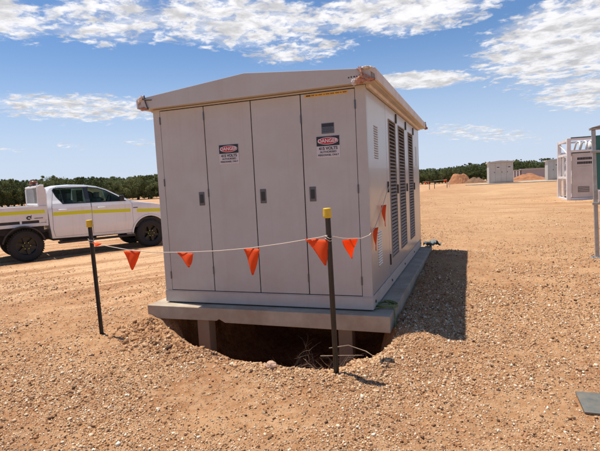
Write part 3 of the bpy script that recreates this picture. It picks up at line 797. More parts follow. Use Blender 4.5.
def grow(poly, d):
    cx = sum(p[0] for p in poly) / len(poly); cz = sum(p[1] for p in poly) / len(poly)
    out = []
    n = len(poly)
    for i in range(n):
        p0, p1, p2 = Vector(poly[i - 1]), Vector(poly[i]), Vector(poly[(i + 1) % n])
        e1 = (p1 - p0).normalized(); e2 = (p2 - p1).normalized(); nn_ = Vector((-e1.y - e2.y, e1.x + e2.x)).normalized()
        if nn_.dot(p1 - Vector((cx, cz))) < 0: nn_ = -nn_
        out.append(tuple(p1 + nn_ * d))
    return out
side_patch('door_seam', grow(rear_door, .0065), .002, 'plastic', cab); side_patch('door_seam', grow(front_door, .0065), .002, 'plastic', cab)
rds = side_patch('door', rear_door, .006, 'utepaint', ute, bevel=.003); fds = side_patch('door', front_door, .006, 'utepaint', ute, bevel=.003)
rwin = [(.99, 1.415), (.86, 1.60), (.80, 1.76), (.83, 1.81), (.95, 1.828), (1.56, 1.822), (1.56, 1.405)]
fwin = [(1.66, 1.405), (1.66, 1.815), (1.92, 1.785), (2.12, 1.71), (2.38, 1.55), (2.60, 1.405)]
blk = [(.975, 1.40), (.84, 1.60), (.78, 1.77), (.82, 1.825), (.95, 1.842), (1.67, 1.835), (1.93, 1.797), (2.13, 1.722), (2.40, 1.555), (2.64, 1.39)]
for i, s in enumerate((-1, 1)):
    side_patch('window_surround', blk, .0075, 'black', cab, (s,))
    side_patch('window', rwin, .0095, 'sideglass', rds[i], (s,), thick=.004); side_patch('window', fwin, .0095, 'sideglass', fds[i], (s,), thick=.004)
    side_patch('quarter_light_bar', [(.985, 1.42), (1.005, 1.42), (.985, 1.82), (.965, 1.82)], .011, 'black', rds[i], (s,))
    for dr, x0 in ((rds[i], .84), (fds[i], 1.82)):
        y = s * (WF(1, 1.24) + .022)
        MB().tube([(x0, y - s * .02, 1.245), (x0 + .03, y, 1.25), (x0 + .20, y, 1.25), (x0 + .235, y - s * .02, 1.245)], .017, 8).build('handle', 'utepaint', dr, smooth=True)
    side_patch('stripe', [(.715, 1.11), (.715, 1.20), (1.665, 1.20), (1.665, 1.11)], .0085, 'tape', rds[i], (s,), thick=.004)
    side_patch('stripe', [(1.69, 1.10), (1.69, 1.19), (2.72, 1.10 + .06), (2.72, 1.01 + .06)], .0085, 'tape', fds[i], (s,), thick=.004)
    side_patch('stripe', [(2.90, 1.05), (2.90, 1.14), (4.0, 1.09), (4.0, 1.0)], .004, 'tape', cab, (s,), thick=.004)
    mm_ = MB()
    mm_.box(2.80, 2.93, s * (WF(2.8, 1.2) + .004) - .002, s * (WF(2.8, 1.2) + .004) + .002, 1.17, 1.195)
    mm_.build('fender_badge', 'latch', cab)
    # mirror
    mm_ = MB().box(2.42, 2.54, s * .93 - .12 * (s < 0) , s * .93 + .12 * (s > 0), 1.41, 1.56); mr_ = mm_.build('mirror', 'black', fds[i], bevel=.03, segs=3)
    # headlight + step + arch flare
    side_patch('headlight', [(3.82, 1.02), (3.86, 1.15), (4.10, 1.08), (4.17, .96), (4.1, .93)], .004, 'silver', cab, (s,))
    MB().box(.78, 2.78, s * .93 - .09, s * .93 + .06, .375, .43).build('side_step', 'plastic', ute, bevel=.015)
    ring = arc(3.26, .42, .545, 5, 175, 18) + arc(3.26, .42, .500, 175, 5, 18)
    MB().prism(ring, s * .90, s * .945).build('wheel_arch', 'utepaint', ute, bevel=.01)
# open the cabin behind the side glass and seat it
cutters = []
for pol in (rwin, fwin):
    c_ = MB().prism(grow(pol, -.012), -1.2, 1.2).build('cut', None, ute); cutters.append(c_)
cabin = MB().prism([(.86, 1.409), (.86, 1.70), (.95, 1.775), (1.95, 1.765), (2.10, 1.70), (2.34, 1.54), (2.50, 1.409)], -.60, .60).build('cut', None, ute)
bpy.context.view_layer.update()
def carve(o):
    keep_mods = [(m_.width, m_.segments, m_.angle_limit) for m_ in o.modifiers if m_.type == 'BEVEL']
    o.modifiers.clear()
    for c_ in cutters + ([cabin] if o is cab else []):
        m_ = o.modifiers.new('b', 'BOOLEAN'); m_.operation = 'DIFFERENCE'; m_.solver = 'EXACT'; m_.object = c_
    dg = bpy.context.evaluated_depsgraph_get(); me2 = bpy.data.meshes.new_from_object(o.evaluated_get(dg)); me2.name = o.data.name
    o.modifiers.clear(); old = o.data.materials[0]; o.data = me2
    me2.materials.clear(); me2.materials.append(old)
for o in [cab] + rds + fds + [c for c in cab.children if c.name.startswith(('door_seam', 'window_surround'))]: carve(o)
for c_ in cutters + [cabin]: bpy.data.objects.remove(c_)
try:
    with bpy.context.temp_override(object=cab, active_object=cab, selected_objects=[cab], selected_editable_objects=[cab]): bpy.ops.object.shade_smooth_by_angle(angle=math.radians(32))
except Exception as ex_: print('smooth', ex_)
for x, y in ((1.22, -.40), (1.22, .40), (1.97, -.38), (1.97, .38)):
    st__ = MB().box(x - .07, x + .07, y - .22, y + .22, 1.30, 1.50).build('seat', 'seat', ute, bevel=.03)
    MB().box(x - .05, x + .05, y - .12, y + .12, 1.52, 1.68).box(x - .015, x + .015, y - .05, y + .05, 1.495, 1.525).build('headrest', 'seat', st__, bevel=.025)
MB().tube([(2.28 + .05 * math.cos(a), -.40 + .18 * math.sin(a), 1.42 + .17 * math.cos(a)) for a in np.linspace(0, 2 * PI, 24)], .014, 8, False).build('steering_wheel', 'black', ute)
# windscreen, rear window, grille, bumper
def slope_panel(name, p0, p1, hw0, hw1, m, parent, out=(.6, .8)):
    o_ = Vector((out[0], 0, out[1])).normalized() * .012
    vs = []
    for t_ in np.linspace(0, 1, 7):
        for j in np.linspace(-1, 1, 15):
            x = p0[0] + (p1[0] - p0[0]) * t_; z = p0[1] + (p1[1] - p0[1]) * t_; hw = hw0 + (hw1 - hw0) * t_
            vs.append(Vector((x, hw * j, z - .035 * abs(j * .9) ** 3)) + o_)
    fs = [(i * 15 + j, i * 15 + j + 1, (i + 1) * 15 + j + 1, (i + 1) * 15 + j) for i in range(6) for j in range(14)]
    o2 = MB().add(vs, fs).build(name, m, parent, smooth=True); o2.modifiers.new('s', 'SOLIDIFY').thickness = .004; return o2
slope_panel('windscreen', (2.21, 1.75), (2.73, 1.44), .60, .78, 'glass', ute)
slope_panel('rear_window', (.655, 1.76), (.610, 1.42), .58, .66, 'glass', ute, (-1, .1))
MB().box(4.12, 4.22, -.55, .55, .70, .98).build('grille', 'plastic', ute, bevel=.03)
MB().box(4.05, 4.30, -.85, .85, .38, .62).build('bumper', 'utepaint', ute, bevel=.05, segs=3)
# tray
HT = .94
tr = empty('tray', (0, 0, 0)); tr.parent = ute; tr.name = 'tray'
bpy.data.objects.remove(tr)
tray = MB().box(-1.75, .54, -HT + .03, HT - .03, .90, .955).build('tray', 'traypaint', ute, bevel=.006)
for s in (-1, 1):
    y0, y1 = (s * HT - .03, s * HT) if s > 0 else (s * HT, s * HT + .03)
    bd = MB().box(-1.75, .59, y0, y1, 1.03, 1.385)
    bd.box(-1.75, .59, y0, y1, .875, .955)
    for x in (-1.75, -1.02, -.05, .545): bd.box(x, x + .045, y0, y1, .9555, 1.0295)
    sb_ = bd.build('side_board', 'traypaint', ute, bevel=.004)
    MB().box(-1.72, .53, s * (HT + .002) - .002, s * (HT + .002) + .002, 1.20, 1.285).build('stripe', 'tape', sb_)
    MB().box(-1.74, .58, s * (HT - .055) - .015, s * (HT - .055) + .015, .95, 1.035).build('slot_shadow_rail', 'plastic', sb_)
    # decal: small curled emblem and a line of print
    mm_ = MB(); yy = s * (HT + .001)
    mm_.tube([(.16 + .045 * math.cos(a), yy, 1.10 + .035 * math.sin(a)) for a in np.linspace(.3, 5.2, 12)], .016, 6); mm_.tube([(.20, yy, 1.07), (.215, yy, 1.165)], .008, 6)
    mm_.build('emblem', 'black', sb_); mm_ = MB(); x = .28
    while x < .46: mm_.box(x, x + .016, yy - .003, yy + .003, 1.072, 1.092); x += .022
    mm_.build('side_print', 'black', sb_)
MB().box(-1.78, -1.75, -HT, HT, .90, 1.385).build('tail_board', 'traypaint', ute, bevel=.004)
# headboard rack
hb = MB()
for y in (-.90, .90):
    hb.tube([(.41, y, .96), (.41, y, 1.80), (.43, y, 1.88), (.48, y, 1.91), (.56, y, 1.90)], .026, 8)
    hb.prism([(.41, .96), (.60, .96), (.60, 1.80), (.54, 1.91), (.46, 1.91), (.41, 1.83)], y - .012, y + .012)
for z in (1.42, 1.885): hb.tube([(.42, -.90, z), (.42, .90, z)], .028, 8)
rack = hb.build('headboard', 'traypaint', ute, bevel=.004)
MB().box(.565, .585, -.87, .87, .96, 1.42).build('headboard_panel', 'traypaint', rack)
ms = MB()
for i in range(34): y = -.87 + i * .0527; ms.box(.418, .4215, y, y + .009, 1.42, 1.88)
for i in range(20): z = 1.435 + i * .023; ms.box(.422, .4255, -.87, .87, z, z + .007)
ms.build('mesh_guard', 'galv', rack)
MB().box(.42, .58, -.25, .35, 1.905, 1.955).build('beacon_base', 'plastic', rack, bevel=.01)
MB().lathe([(1.955, .0), (1.955, .11), (2.03, .10), (2.06, .07), (2.065, 0)], 20, 'z', (.49, .06, 0)).build('beacon', 'amber', rack, smooth=True)
MB().tube([(.45, -.70, 1.90), (.45, -.70, 1.98)], .02, 8).build('work_lamp', 'white', rack)
# chassis
MB().box(-1.7, 4.0, -.45, -.33, .50, .68).box(-1.7, 4.0, .33, .45, .50, .68).box(.7, 3.0, -.75, .75, .45, .56).box(-.08, .08, -.75, .75, .34, .48).box(3.18, 3.34, -.75, .75, .34, .48).box(2.80, 3.72, -.885, -.70, .62, .88).box(2.80, 3.72, .70, .885, .62, .88).box(2.74, 3.78, -.70, .70, .45, .9).box(-1.6, .5, -.80, .80, .70, .895).box(1.0, 1.9, -.3, .1, .36, .46).build('chassis', 'plastic', ute)
for s in (-1, 1):
    MB().box(-.72, -.66, s * .78 - .14, s * .78 + .14, .30, .80).build('mud_flap', 'plastic', ute, bevel=.005)
    MB().prism(arc(0, .42, .49, 10, 170, 16) + arc(0, .42, .455, 170, 10, 16), s * .90 - .14, s * .90 - .005 + .02).build('mudguard', 'plastic', ute)
def wheel(x, s):
    w = empty('wheel', (x, s * .83, .405)); w.parent = ute
    t_ = MB().lathe([(-.125, .24), (-.13, .30), (-.125, .36), (-.10, .395), (-.05, .405), (.05, .405), (.10, .395), (.125, .36), (.13, .30), (.125, .24)], 48)
    # tread blocks
    for i in range(44):
        a = 2 * PI * i / 44
        mtx = Matrix.Rotation(a, 4, 'Y')
        t_.box(.397, .412, -.115 + .02 * (i % 2), .115 - .02 * ((i + 1) % 2), -.017, .017, mtx)
    t_.build('tyre', 'tyre', w, smooth=False)
    y = s * .10
    rm = MB().lathe([(y + s * .028, .245), (y + s * .02, .225), (y - s * .07, .215), (y - s * .09, .05)], 40)
    for i in range(6):
        mtx = Matrix.Rotation(2 * PI * i / 6 + .3, 4, 'Y')
        rm.box(.03, .225, min(y, y - s * .04), max(y, y - s * .04), -.035, .035, mtx)
    rm.lathe([(y + s * .012, 0), (y + s * .012, .05), (y - s * .03, .075)], 20)
    rm.build('rim', 'rim', w)
    MB().lathe([(y - s * .088, .06), (y - s * .088, .17), (y - s * .10, .17)], 24).build('brake_disc', 'silver', w)
    lg = MB()
    for i in range(6):
        a = 2 * PI * i / 6; lg.lathe([(y + s * .025, 0), (y + s * .025, .010), (y - s * .01, .010)], 8, 'y', (.085 * math.cos(a), 0, .085 * math.sin(a)))
    lg.build('wheel_nut_tag', 'lug', w)
for x in (0.05, 3.26):
    for s in (-1, 1): wheel(x, s)

# ------------------------------------------------------------------ orchard trees
def make_tree(seed):
    random.seed(seed); r = np.random.default_rng(seed)
    t_ = empty('orchard_tree')
    H = random.uniform(4.9, 5.2); R = random.uniform(2.3, 2.8)
    tb = MB(); tb.tube([(0, 0, -.3), (.03, .02, .4), (.05, 0, .9)], [.17, .14, .13], 8)
    tips = []
    for i in range(6):
        a = 2 * PI * i / 6 + random.uniform(-.3, .3); rr = random.uniform(.6, 1.0) * R * .6; h = random.uniform(.6, .85) * H
        p1 = (.3 * rr * math.cos(a), .3 * rr * math.sin(a), 1.5); p2 = (.7 * rr * math.cos(a + .1), .7 * rr * math.sin(a + .1), h * .62); p3 = (rr * math.cos(a), rr * math.sin(a), h)
        tb.tube([(.05, 0, .8), p1, p2, p3], [.10, .075, .05, .02], 6)
    tb.build('trunk', 'bark', t_)
    # leaf clumps
    nc = 110; C_ = []
    while len(C_) < nc:
        a = r.uniform(0, 2 * PI); u = r.uniform(0, 1) ** .5; z = r.uniform(0, 1)
        env = R * (.80 + .25 * math.sin(3 * a + seed)) * (.70 + .62 * math.sin(PI * (z * .8 + .12)) ** .8) * .86
        C_.append((u * env * math.cos(a), u * env * math.sin(a), .62 + z * (H - 1.02), r.uniform(.36, .66)))
    for _ in range(16):   # upright shoots breaking the outline
        a = r.uniform(0, 2 * PI); u = r.uniform(0, R * .8); C_.append((u * math.cos(a), u * math.sin(a), H - .25 + r.uniform(-.3, .35), .24))
    C_ = np.array(C_); per = 62
    c = np.repeat(C_[:, :3], per, 0); s = np.repeat(C_[:, 3], per)
    d = r.normal(size=(len(c), 3)); d /= np.linalg.norm(d, axis=1)[:, None]
    P_ = c + d * (s * r.uniform(.3, 1.05, len(c)))[:, None] * np.array([1, 1, .95])
    n = len(P_); sz = r.uniform(.06, .12, n)
    a = r.normal(size=(n, 3)); a[:, 2] *= .8; a /= np.linalg.norm(a, axis=1)[:, None]; bb = np.cross(a, r.normal(size=(n, 3))); bb /= np.linalg.norm(bb, axis=1)[:, None]
    V = np.stack([P_ - a * sz[:, None] * 1.2, P_ + bb * sz[:, None] * .6, P_ + a * sz[:, None] * 1.2, P_ - bb * sz[:, None] * .6], 1).reshape(-1, 3)
    me_ = bpy.data.meshes.new('crown'); me_.from_pydata(V.tolist(), [], (np.arange(n * 4).reshape(-1, 4)).tolist()); me_.update()
    link_mesh('crown', me_, 'leaf', t_)
    return t_
variants = [make_tree(s) for s in (3, 14, 25, 36, 47)]
def at_depth(px_, depth):
    """ground spot on the line of sight through a column of the picture, at a given distance"""
    d = fw + rr_ * ((px_ - 300) / F); d = Vector((d.x, d.y)) ; p_ = Vector((cam_loc.x, cam_loc.y)) + d * depth; return p_
random.seed(5); used = 0
def place_tree(x, y, sc, label, group):
    global used
    v = variants[used % 5]
    o = v if used < 5 else copy_tree(v)
    o.location = (x, y, float(base_h(np.array(x), np.array(y))) - .05); o.rotation_euler = (0, 0, random.uniform(0, 6.28)); o.scale = (sc, sc, sc * random.uniform(.92, 1.06))
    tag(o, label, 'tree', group); used += 1
def rows(pa, pb, nrow, dx, dr, sc, label, group):
    d = (pb - pa); L_ = d.length; d.normalize(); nrm = Vector((-d.y, d.x))
    if nrm.dot(Vector((fw.x, fw.y))) < 0: nrm = -nrm
    for r_ in range(nrow):
        k = int(L_ / dx)
        for i in range(k + 1):
            p_ = pa + d * (i * dx + random.uniform(-.35, .35) + (r_ % 2) * dx * .5) + nrm * (r_ * dr + random.uniform(-.3, .3))
            place_tree(p_.x, p_.y, sc * random.uniform(.94, 1.05), label, group)
rows(at_depth(-60, 93), at_depth(215, 122), 3, 2.9, 5.5, 1.10, 'dark green orchard tree in the dense rows beyond the white truck', 'orchard trees behind the parked truck')
rows(at_depth(380, 136), at_depth(640, 118), 3, 2.6, 5.5, .86, 'dark green orchard tree in the dense rows beyond the bare yard at right', 'orchard trees behind the yard')
rows(at_depth(470, 210), at_depth(640, 190), 2, 6.0, 8, 1.35, 'tall dark tree on the rising ground far behind the distant kiosks', 'trees on the far rise')

# ------------------------------------------------------------------ far kiosks on their concrete strip
def gz(x, y): return float(base_h(np.array(float(x)), np.array(float(y))))
k1 = copy_tree(kiosk)
for o in list(k1.children_recursive):
    nm = o.name.split('.')[0]
    if nm in ('hinge', 'sign_text', 'oval_rim', 'red_oval', 'bolt', 'warning_strip', 'strip_print', 'name_plate', 'plate_header', 'plate_print', 'fascia_mark', 'vent_slot', 'paddle'):
        bpy.data.objects.remove(o)
tag(k1, 'distant grey kiosk with three doors showing, standing alone left of the orange dirt heap', 'electrical kiosk', 'distant electrical kiosks')
k1.location = (5.45, 55.9, .44); k1.rotation_euler = (0, 0, .02)
k2 = copy_tree(k1); k2.location = (12.55, 62.3, .44); k2.rotation_euler = (0, 0, -.06)
tag(k2, 'distant grey kiosk half hidden behind the white framed container', 'electrical kiosk', 'distant electrical kiosks')
st_ = MB().prism([(.2, 53.6), (1.0, 53.1), (9.2, 55.2), (16, 58.6), (16, 68), (9, 67.6), (2.0, 61.5)], .0, .14, 'z').build('concrete_pad', 'conc', bevel=.01)
st_.location = (0, 0, .30); tag(st_, kind='structure')

# mounds of dug earth
def mound(loc, rx, ry, h, m, label, seed, flat=.0, steep=0.):
    b = bmesh.new(); bmesh.ops.create_grid(b, x_segments=60, y_segments=60, size=1)
    for v in b.verts:
        x, y = v.co.x, v.co.y; r_ = math.hypot(x + steep * .2 * (1 if x < 0 else 0), y)
        z = max(0, 1 - r_) ; z = min(z / max(.001, (1 - flat)), 1) if flat else z ** .85
        z *= 1 + .25 * mno.noise(Vector((x * 3, y * 3, seed)))
        z += .10 * mno.noise(Vector((x * 8, y * 8, seed))) * (z > 0)
        v.co = Vector((x * rx, y * ry, z * h - .12))
    me_ = bpy.data.meshes.new('dirt_mound'); b.to_mesh(me_); b.free()
    o = link_mesh('dirt_mound', me_, m, smooth=True); o.location = loc; tag(o, label, 'dirt mound'); return o
mound((-1.4, 92, gz(-1.4, 92)), 2.3, 2.4, 1.85, 'mound', 'pale orange flat-topped heap of earth in front of the far trees', 1, flat=.55)
mound((1.4, 88, gz(1.4, 88)), 2.3, 2.0, 1.05, 'moundd', 'lower brown heap of earth against the right flank of the pale heap', 2, flat=.3)
mound((9.0, 77, gz(9, 77)), 3.5, 2.4, 1.15, 'mound', 'low orange-red dirt heap between the two distant kiosks', 3, flat=.2)

# long low shed
sh = empty('long_shed', (13.5, 117, gz(13.5, 117)), -.02, label='long low mauve-grey shed with pale roof far behind the orange dirt heap', cat='shed')
MB().box(-1.9, 9, 0, 6, -.2, 2.35).build('wall', 'shed', sh); MB().prism([(-2.0, 2.35), (9.1, 2.35), (9.1, 2.6), (-2.0, 2.6)], -.15, 6.15).build('roof', 'shedroof', sh)
for i in range(4): MB().box(-4.3 + i * .62, -4.3 + i * .62 + .28, 0, .3, -.2, 2.2).build('post', 'contw', sh)
MB().box(-4.4, -2.01, 0.31, 5.8, -.1, 2.1).build('bay', 'shed', sh); MB().box(-4.45, -2.01, -.1, 6.1, 2.2, 2.45).build('bay_roof', 'shedroof', sh)

# far pickets with bunting
spots = [(430.5, 52), (435.5, 53.5), (448, 50), (450.5, 51.5)]
labs = ['distant thin picket just right of the big kiosk, leftmost of the far pickets', 'distant thin picket second from the left in the far bunting line', 'distant dark picket left of the pale dirt heap with orange flag beside it', 'distant pale wooden picket just right of the dark picket by the dirt heap']
tops = []
for (px_, d_), lb in zip(spots, labs):
    p_ = at_depth(px_, d_); z = gz(p_.x, p_.y)
    o = MB().tube([(0, 0, -.2), (0, 0, .95 if px_ != 450.5 else .7)], .032, 6).build('far_picket', 'post' if px_ != 450.5 else 'wrapw'); o.location = (p_.x, p_.y, z); tag(o, lb, 'picket', 'far pickets')
    tops.append(Vector((p_.x, p_.y, z + .85)))
fb_ = empty('far_bunting', tops[0], label='short far-off string of red-orange flags hung on the distant pickets', cat='bunting')
p0 = at_depth(424, 53); sp = [Vector((p0.x, p0.y, tops[0].z)), tops[0], tops[1], tops[2]]
MB().tube([p - tops[0] for p in sp], .012, 5).build('string', 'string', fb_)
for t_, seg_ in ((.35, 0), (.85, 0), (.8, 2), (.93, 2)):
    p_ = sp[seg_].lerp(sp[seg_ + 1], t_) - tops[0]
    MB().prism([(p_.x - .12, p_.z), (p_.x + .12, p_.z), (p_.x + .02, p_.z - .24)], p_.y - .004, p_.y + .004).build('flag', 'flag', fb_)

# ------------------------------------------------------------------ framed container at right
CX0, CY0, CZ0 = 4.65, 17.2, .14
ct = empty('framed_container', (CX0, CY0, CZ0), 0, label='white open-framed equipment container with grey cabinet side, standing at the right edge of the yard', cat='container')
LC, WC, HC = 6.06, 2.42, 2.60
for x in (0, LC - .15):
    for y in (0, WC - .15): MB().box(x, x + .15, y, y + .15, 0, HC).build('corner_post', 'contw', ct, bevel=.012)
rl = MB()
for y in (.02, WC - .12): rl.box(.1505, LC - .1505, y, y + .10, HC - .10, HC - .01); rl.box(.1505, LC - .1505, y, y + .10, HC - .58, HC - .49)
rl.build('top_rail', 'contw', ct, bevel=.008)
MB().box(.1505, LC - .1505, .02, .12, HC - .0095, HC + .03).build('rail_cap', 'railgrn', ct)
er = MB()
for x in (.02, LC - .12):
    for z in (.04, .95, 1.9, HC - .12): er.box(x, x + .09, .1505, WC - .1505, z, z + .09)
    er.tube([(x + .05, .2, 1.95), (x + .05, WC - .2, HC - .15)], .03, 6); er.tube([(x + .05, WC / 2, .1), (x + .05, WC / 2, 1.95)], .04, 8)
er.build('end_frame', 'contw', ct)
br_ = MB().box(.1505, LC - .1505, .02, .14, .03, .16).box(.1505, LC - .1505, WC - .14, WC - .02, .03, .16); br_.build('bottom_rail', 'contw', ct, bevel=.008)
for x in (1.0, 2.2, 3.9, 5.1): MB().box(x, x + .35, .015, .1995, -.07, .029).build('fork_pocket', 'gap', ct)
cb = MB().box(.20, LC - .2, .045, WC - .9, .17, 1.98).build('cabinet', 'contd', ct, bevel=.01)
MB().box(.20, LC - .2, .03, WC - .9, 1.985, 2.07).build('cabinet_trim', 'railgrn', ct)
mm_ = MB()
for r_ in range(2):
    x = .38
    while x < .86:
        w = random.uniform(.04, .06); mm_.box(x, x + w, .040, .0445, 1.70 - r_ * .17, 1.80 - r_ * .17); x += w + .010
mm_.build('lettering', 'black', cb)
x = .38; mm_ = MB()
while x < .82: mm_.box(x, x + .05, .0415, .0445, 1.44, 1.448); x += .06
mm_.build('small_print', 'latch', cb)
vt = MB()
for i in range(7): vt.box(.42, .80, .030, .0445, .40 + i * .032, .415 + i * .032)
vt.build('vent', 'contd', cb); MB().box(.41, .81, .0405, .0443, .385, .62).build('vent_recess', 'gap', cb)
MB().box(1.0, 1.05, .02, .044, .85, .95).build('door_lock', 'gap', cb)
# pipework and valves in the open end and an arched tank frame above the cabinet
pp = MB()
pp.tube([(.30, 1.75, .2), (.30, 1.75, 1.5), (.30, 2.0, 1.7)], .05, 10); pp.tube([(.25, 2.1, .2), (.25, 2.1, 1.8)], .045, 10); pp.tube([(.25, 1.7, .5), (.25, 2.2, .5)], .06, 10)
pp.tube([(.25, 1.95, .85), (.25, 1.95, 1.25)], .09, 12); pp.tube([(.22, 1.6, .95), (.22, 1.7, 1.5)], .03, 8)
pp.build('pipework', 'contw', ct, smooth=True)
MB().box(.35, 1.2, 1.5, 2.3, .15, .8).box(.5, .9, 1.6, 2.2, .8, 1.1).build('pump', 'contd', ct, bevel=.03)
tk = MB()
for x in (.55, .78, 1.01, 1.6, 1.9):
    tk.tube([(x, .5, 2.02), (x, .5, 2.30), (x + .03, .6, 2.44), (x + .05, 1.0, 2.50), (x + .05, 1.5, 2.45), (x, 1.7, 2.1)], .035, 8)
tk.tube([(.45, .5, 2.05), (5.6, .5, 2.05)], .035, 8)
tk.build('arched_tubing', 'contw', ct, smooth=True)
MB().tube([(1.0, 1.1, 2.26), (5.6, 1.1, 2.26)], .22, 20).build('tank', 'contw', ct, smooth=True)

# ------------------------------------------------------------------ galvanised frame with green panel
gf = empty('galvanised_frame', (3.09, 4.75, float(ground_h(3.09, 4.75))), 0, label='galvanised steel post frame carrying a green panel at the right edge', cat='steel frame')
def gpost(x):
    p_ = MB().box(x - .03, x + .03, -.03, .03, .0, 2.26).build('post', 'galv', gf, bevel=.006)
    MB().box(x - .10, x + .10, -.09, .09, .0, .014).build('base_plate', 'galv', p_, bevel=.003)
    for a, b_ in ((-1, -1), (1, -1), (-1, 1), (1, 1)): MB().lathe([(.0145, 0), (.0145, .014), (.04, .014), (.04, 0)], 6, 'z', (x + a * .07, b_ * .06, 0)).build('anchor_bolt', 'galv', p_)
gpost(0); gpost(1.6)
MB().box(-.06, 1.66, -.05, .05, 2.262, 2.30).build('top_rail', 'galv', gf, bevel=.006)
MB().prism([(-.04, 2.3015), (1.66, 2.3015), (1.66, 2.345), (.1, 2.33)], -.10, .16).build('rain_hood', 'galv', gf)
MB().box(-.06, 1.66, -.075, -.0305, 1.86, 1.905).build('rail', 'galv', gf, bevel=.004)
MB().box(-.06, 1.66, -.0745, -.0305, .95, .995).build('rail', 'galv', gf, bevel=.004)
MB().box(.032, 1.56, -.029, -.010, 1.22, 2.16).build('green_panel', 'green', gf, bevel=.003)
MB().box(.034, .40, -.13, -.031, 1.0, 1.20).build('junction_box', 'contd', gf, bevel=.008)
gf.rotation_euler = (0, -.030, 0)
MB().tube([(.09, -.06, 1.0), (.09, -.07, .6), (.08, -.03, .1), (.08, 0, -.05)], .014, 8).build('conduit', 'galv', gf)

# ------------------------------------------------------------------ sun + sky
sd_ = Vector((.735, -.12, -2.5)).normalized()           # direction light travels
sl_ = bpy.data.lights.new('sun', 'SUN'); sl_.energy = 4.4; sl_.angle = math.radians(.55); sl_.color = (1., .955, .89)
so_ = bpy.data.objects.new('sun', sl_); COL.objects.link(so_); so_.rotation_euler = sd_.to_track_quat('-Z', 'Y').to_euler(); so_.location = (-20, 8, 40)
S.world = bpy.data.worlds.new('World'); w = S.world; w.use_nodes = True; nt = w.node_tree; L = nt.links
bg = nt.nodes['Background']
sky = nn(nt, 'ShaderNodeTexSky'); sky.sky_type = 'NISHITA'; sky.sun_disc = False
toS = -sd_; sky.sun_elevation = math.asin(toS.z); sky.sun_rotation = math.atan2(toS.x, toS.y)
sky.air_density = 1.0; sky.dust_density = .4; sky.ozone_density = 3.0; sky.altitude = 50
tc = nn(nt, 'ShaderNodeTexCoord'); D = tc.outputs['Generated']
sep = nn(nt, 'ShaderNodeSeparateXYZ'); L.new(D, sep.inputs[0])
def MA(op, a, b_=None, c_=None, clamp=False):
    x = nn(nt, 'ShaderNodeMath', operation=op); x.use_clamp = clamp
    for k, c in ((0, a), (1, b_), (2, c_)):
        if c is None: continue
        if isinstance(c, (int, float)): x.inputs[k].default_value = c
        else: L.new(c, x.inputs[k])
    return x.outputs[0]
def MR(v, a, b_, c=0, d=1, typ='SMOOTHSTEP'):
    r = nn(nt, 'ShaderNodeMapRange'); r.interpolation_type = typ
    for k, q_ in zip(('From Min', 'From Max', 'To Min', 'To Max'), (a, b_, c, d)): r.inputs[k].default_value = q_
    L.new(v, r.inputs['Value']); return r.outputs[0]
az = MA('ARCTAN2', sep.outputs['X'], sep.outputs['Y']); el = MA('ARCSINE', sep.outputs['Z'])
cmb = nn(nt, 'ShaderNodeCombineXYZ'); L.new(az, cmb.inputs[0]); L.new(el, cmb.inputs[1])
zc = MA('ADD', MA('MAXIMUM', sep.outputs['Z'], 0.0), .10)
pc = nn(nt, 'ShaderNodeCombineXYZ'); L.new(MA('DIVIDE', sep.outputs['X'], zc), pc.inputs[0]); L.new(MA('DIVIDE', sep.outputs['Y'], zc), pc.inputs[1])
def NZ(scale, det, rough, vec, dist=0., off=(0, 0, 0)):
    mp = nn(nt, 'ShaderNodeMapping'); mp.inputs['Location'].default_value = off; L.new(vec, mp.inputs['Vector'])
    n = nn(nt, 'ShaderNodeTexNoise'); n.inputs['Scale'].default_value = scale; n.inputs['Detail'].default_value = det; n.inputs['Roughness'].default_value = rough; n.inputs['Distortion'].default_value = dist
    L.new(mp.outputs[0], n.inputs['Vector']); return n.outputs['Fac']
P_ = pc.outputs[0]
def px_dir(x, y):
    d = (fw + rr_ * ((x - 300) / F) + uu_ * ((225.5 - y) / F)).normalized(); return math.atan2(d.x, d.y), math.asin(d.z)
# cloud fields: (x, y, half-width, half-height in picture px as seen from the yard, tilt, weight)
BL = [(-20, 12, 100, 34, 0, .95), (110, 18, 95, 34, .12, .9), (240, 22, 130, 34, 0, 1.0), (400, 12, 120, 28, 0, 1.0), (300, 50, 70, 18, .1, .8), (575, 38, 128, 54, .15, 1.08), (595, 92, 80, 24, .0, .92),
      (420, 80, 62, 11, 0, 1.15), (85, 108, 120, 18, .03, .88), (15, 110, 60, 10, 0, .6), (480, 133, 80, 12, -.1, .66), (140, 143, 26, 5, 0, .6), (70, 146, 26, 5, 0, .6), (10, 150, 30, 4, 0, .5), (700, 60, 120, 90, 0, 1.0), (-150, 60, 90, 70, 0, .8)]
mask = None
for (x, y, hx, hy, tl, wt) in BL:
    a, e = px_dir(x, y); a1_, _ = px_dir(x + 5, y); a0_, _ = px_dir(x - 5, y); _, e1_ = px_dir(x, y - 5); _, e0_ = px_dir(x, y + 5)
    sx_ = hx * (a1_ - a0_) / 10; sy_ = hy * (e1_ - e0_) / 10
    mp = nn(nt, 'ShaderNodeMapping'); mp.vector_type = 'TEXTURE'
    mp.inputs['Location'].default_value = (a, e, 0); mp.inputs['Scale'].default_value = (sx_, sy_, 1); mp.inputs['Rotation'].default_value = (0, 0, tl - .05)
    L.new(cmb.outputs[0], mp.inputs['Vector'])
    ln = nn(nt, 'ShaderNodeVectorMath', operation='LENGTH'); L.new(mp.outputs[0], ln.inputs[0])
    v = MR(ln.outputs['Value'], 1.35, .35, 0, wt)
    mask = v if mask is None else MA('MAXIMUM', mask, v)
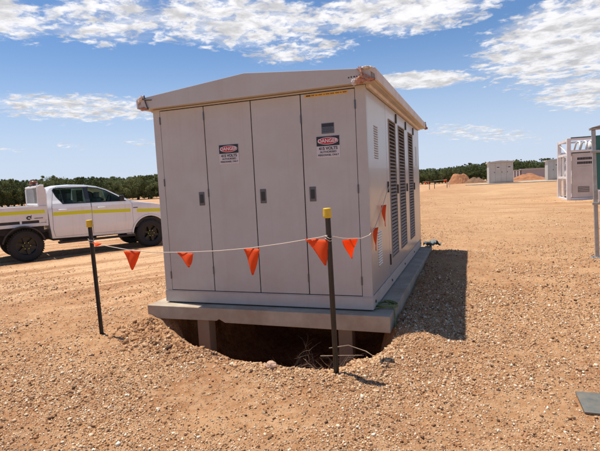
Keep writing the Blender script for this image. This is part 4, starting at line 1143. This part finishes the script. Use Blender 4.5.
big = NZ(.55, 3, .5, P_, .3, (3, 1, 0)); puff = NZ(8.5, 9, .58, P_, .35, (1, 2, 0)); fine = NZ(19, 6, .6, P_, .6, (5, 5, 0))
tex = MA('ADD', MA('MULTIPLY', puff, .64), MA('MULTIPLY', fine, .36))
thr = MA('SUBTRACT', .70, MA('MULTIPLY', mask, .335))
den = MA('SUBTRACT', MA('ADD', tex, MA('MULTIPLY', MA('SUBTRACT', big, .5), .10)), thr)
alpha_ = MR(den, -.045, .13, 0, .96)
# thin veil near the cloud fields
alpha_ = MA('MAXIMUM', alpha_, MR(MA('MULTIPLY', mask, NZ(2.0, 9, .66, P_, 1.2, (9, 3, 0))), .22, .66, 0, .66))
shade = MR(NZ(7, 7, .62, P_, .3, (1.03, 2.05, 0)), .38, .66, 1.08, .66)
shade = MA('MULTIPLY', shade, MR(el, .1, .5, .86, 1.0))
cc = nn(nt, 'ShaderNodeCombineColor'); CLB = 8.9
for i, k in enumerate((1.0, .985, 1.0)): L.new(MA('MULTIPLY', shade, CLB * k), cc.inputs[i])
# keep the low sky a touch whiter: dust haze at the horizon belongs to the sky itself
tint = nn(nt, 'ShaderNodeMix', data_type='RGBA', blend_type='MULTIPLY'); tint.inputs[0].default_value = 1; L.new(sky.outputs[0], tint.inputs[6]); tint.inputs[7].default_value = (.74, .90, 1.06, 1)
hz = nn(nt, 'ShaderNodeMix', data_type='RGBA'); L.new(MR(sep.outputs['Z'], .30, -.02, 0, .95, 'SMOOTHSTEP'), hz.inputs[0]); L.new(tint.outputs[2], hz.inputs[6]); hz.inputs[7].default_value = (5.6, 6.3, 7.8, 1)
mx = nn(nt, 'ShaderNodeMix', data_type='RGBA'); L.new(alpha_, mx.inputs[0]); L.new(hz.outputs[2], mx.inputs[6]); L.new(cc.outputs[0], mx.inputs[7])
L.new(mx.outputs[2], bg.inputs['Color']); bg.inputs['Strength'].default_value = .09

S.render.engine = 'CYCLES'
S.view_settings.view_transform = 'Standard'; S.view_settings.look = 'None'; S.view_settings.gamma = 1; S.view_settings.exposure = .36
S.view_settings.use_curve_mapping = False
S.cycles.max_bounces = 5
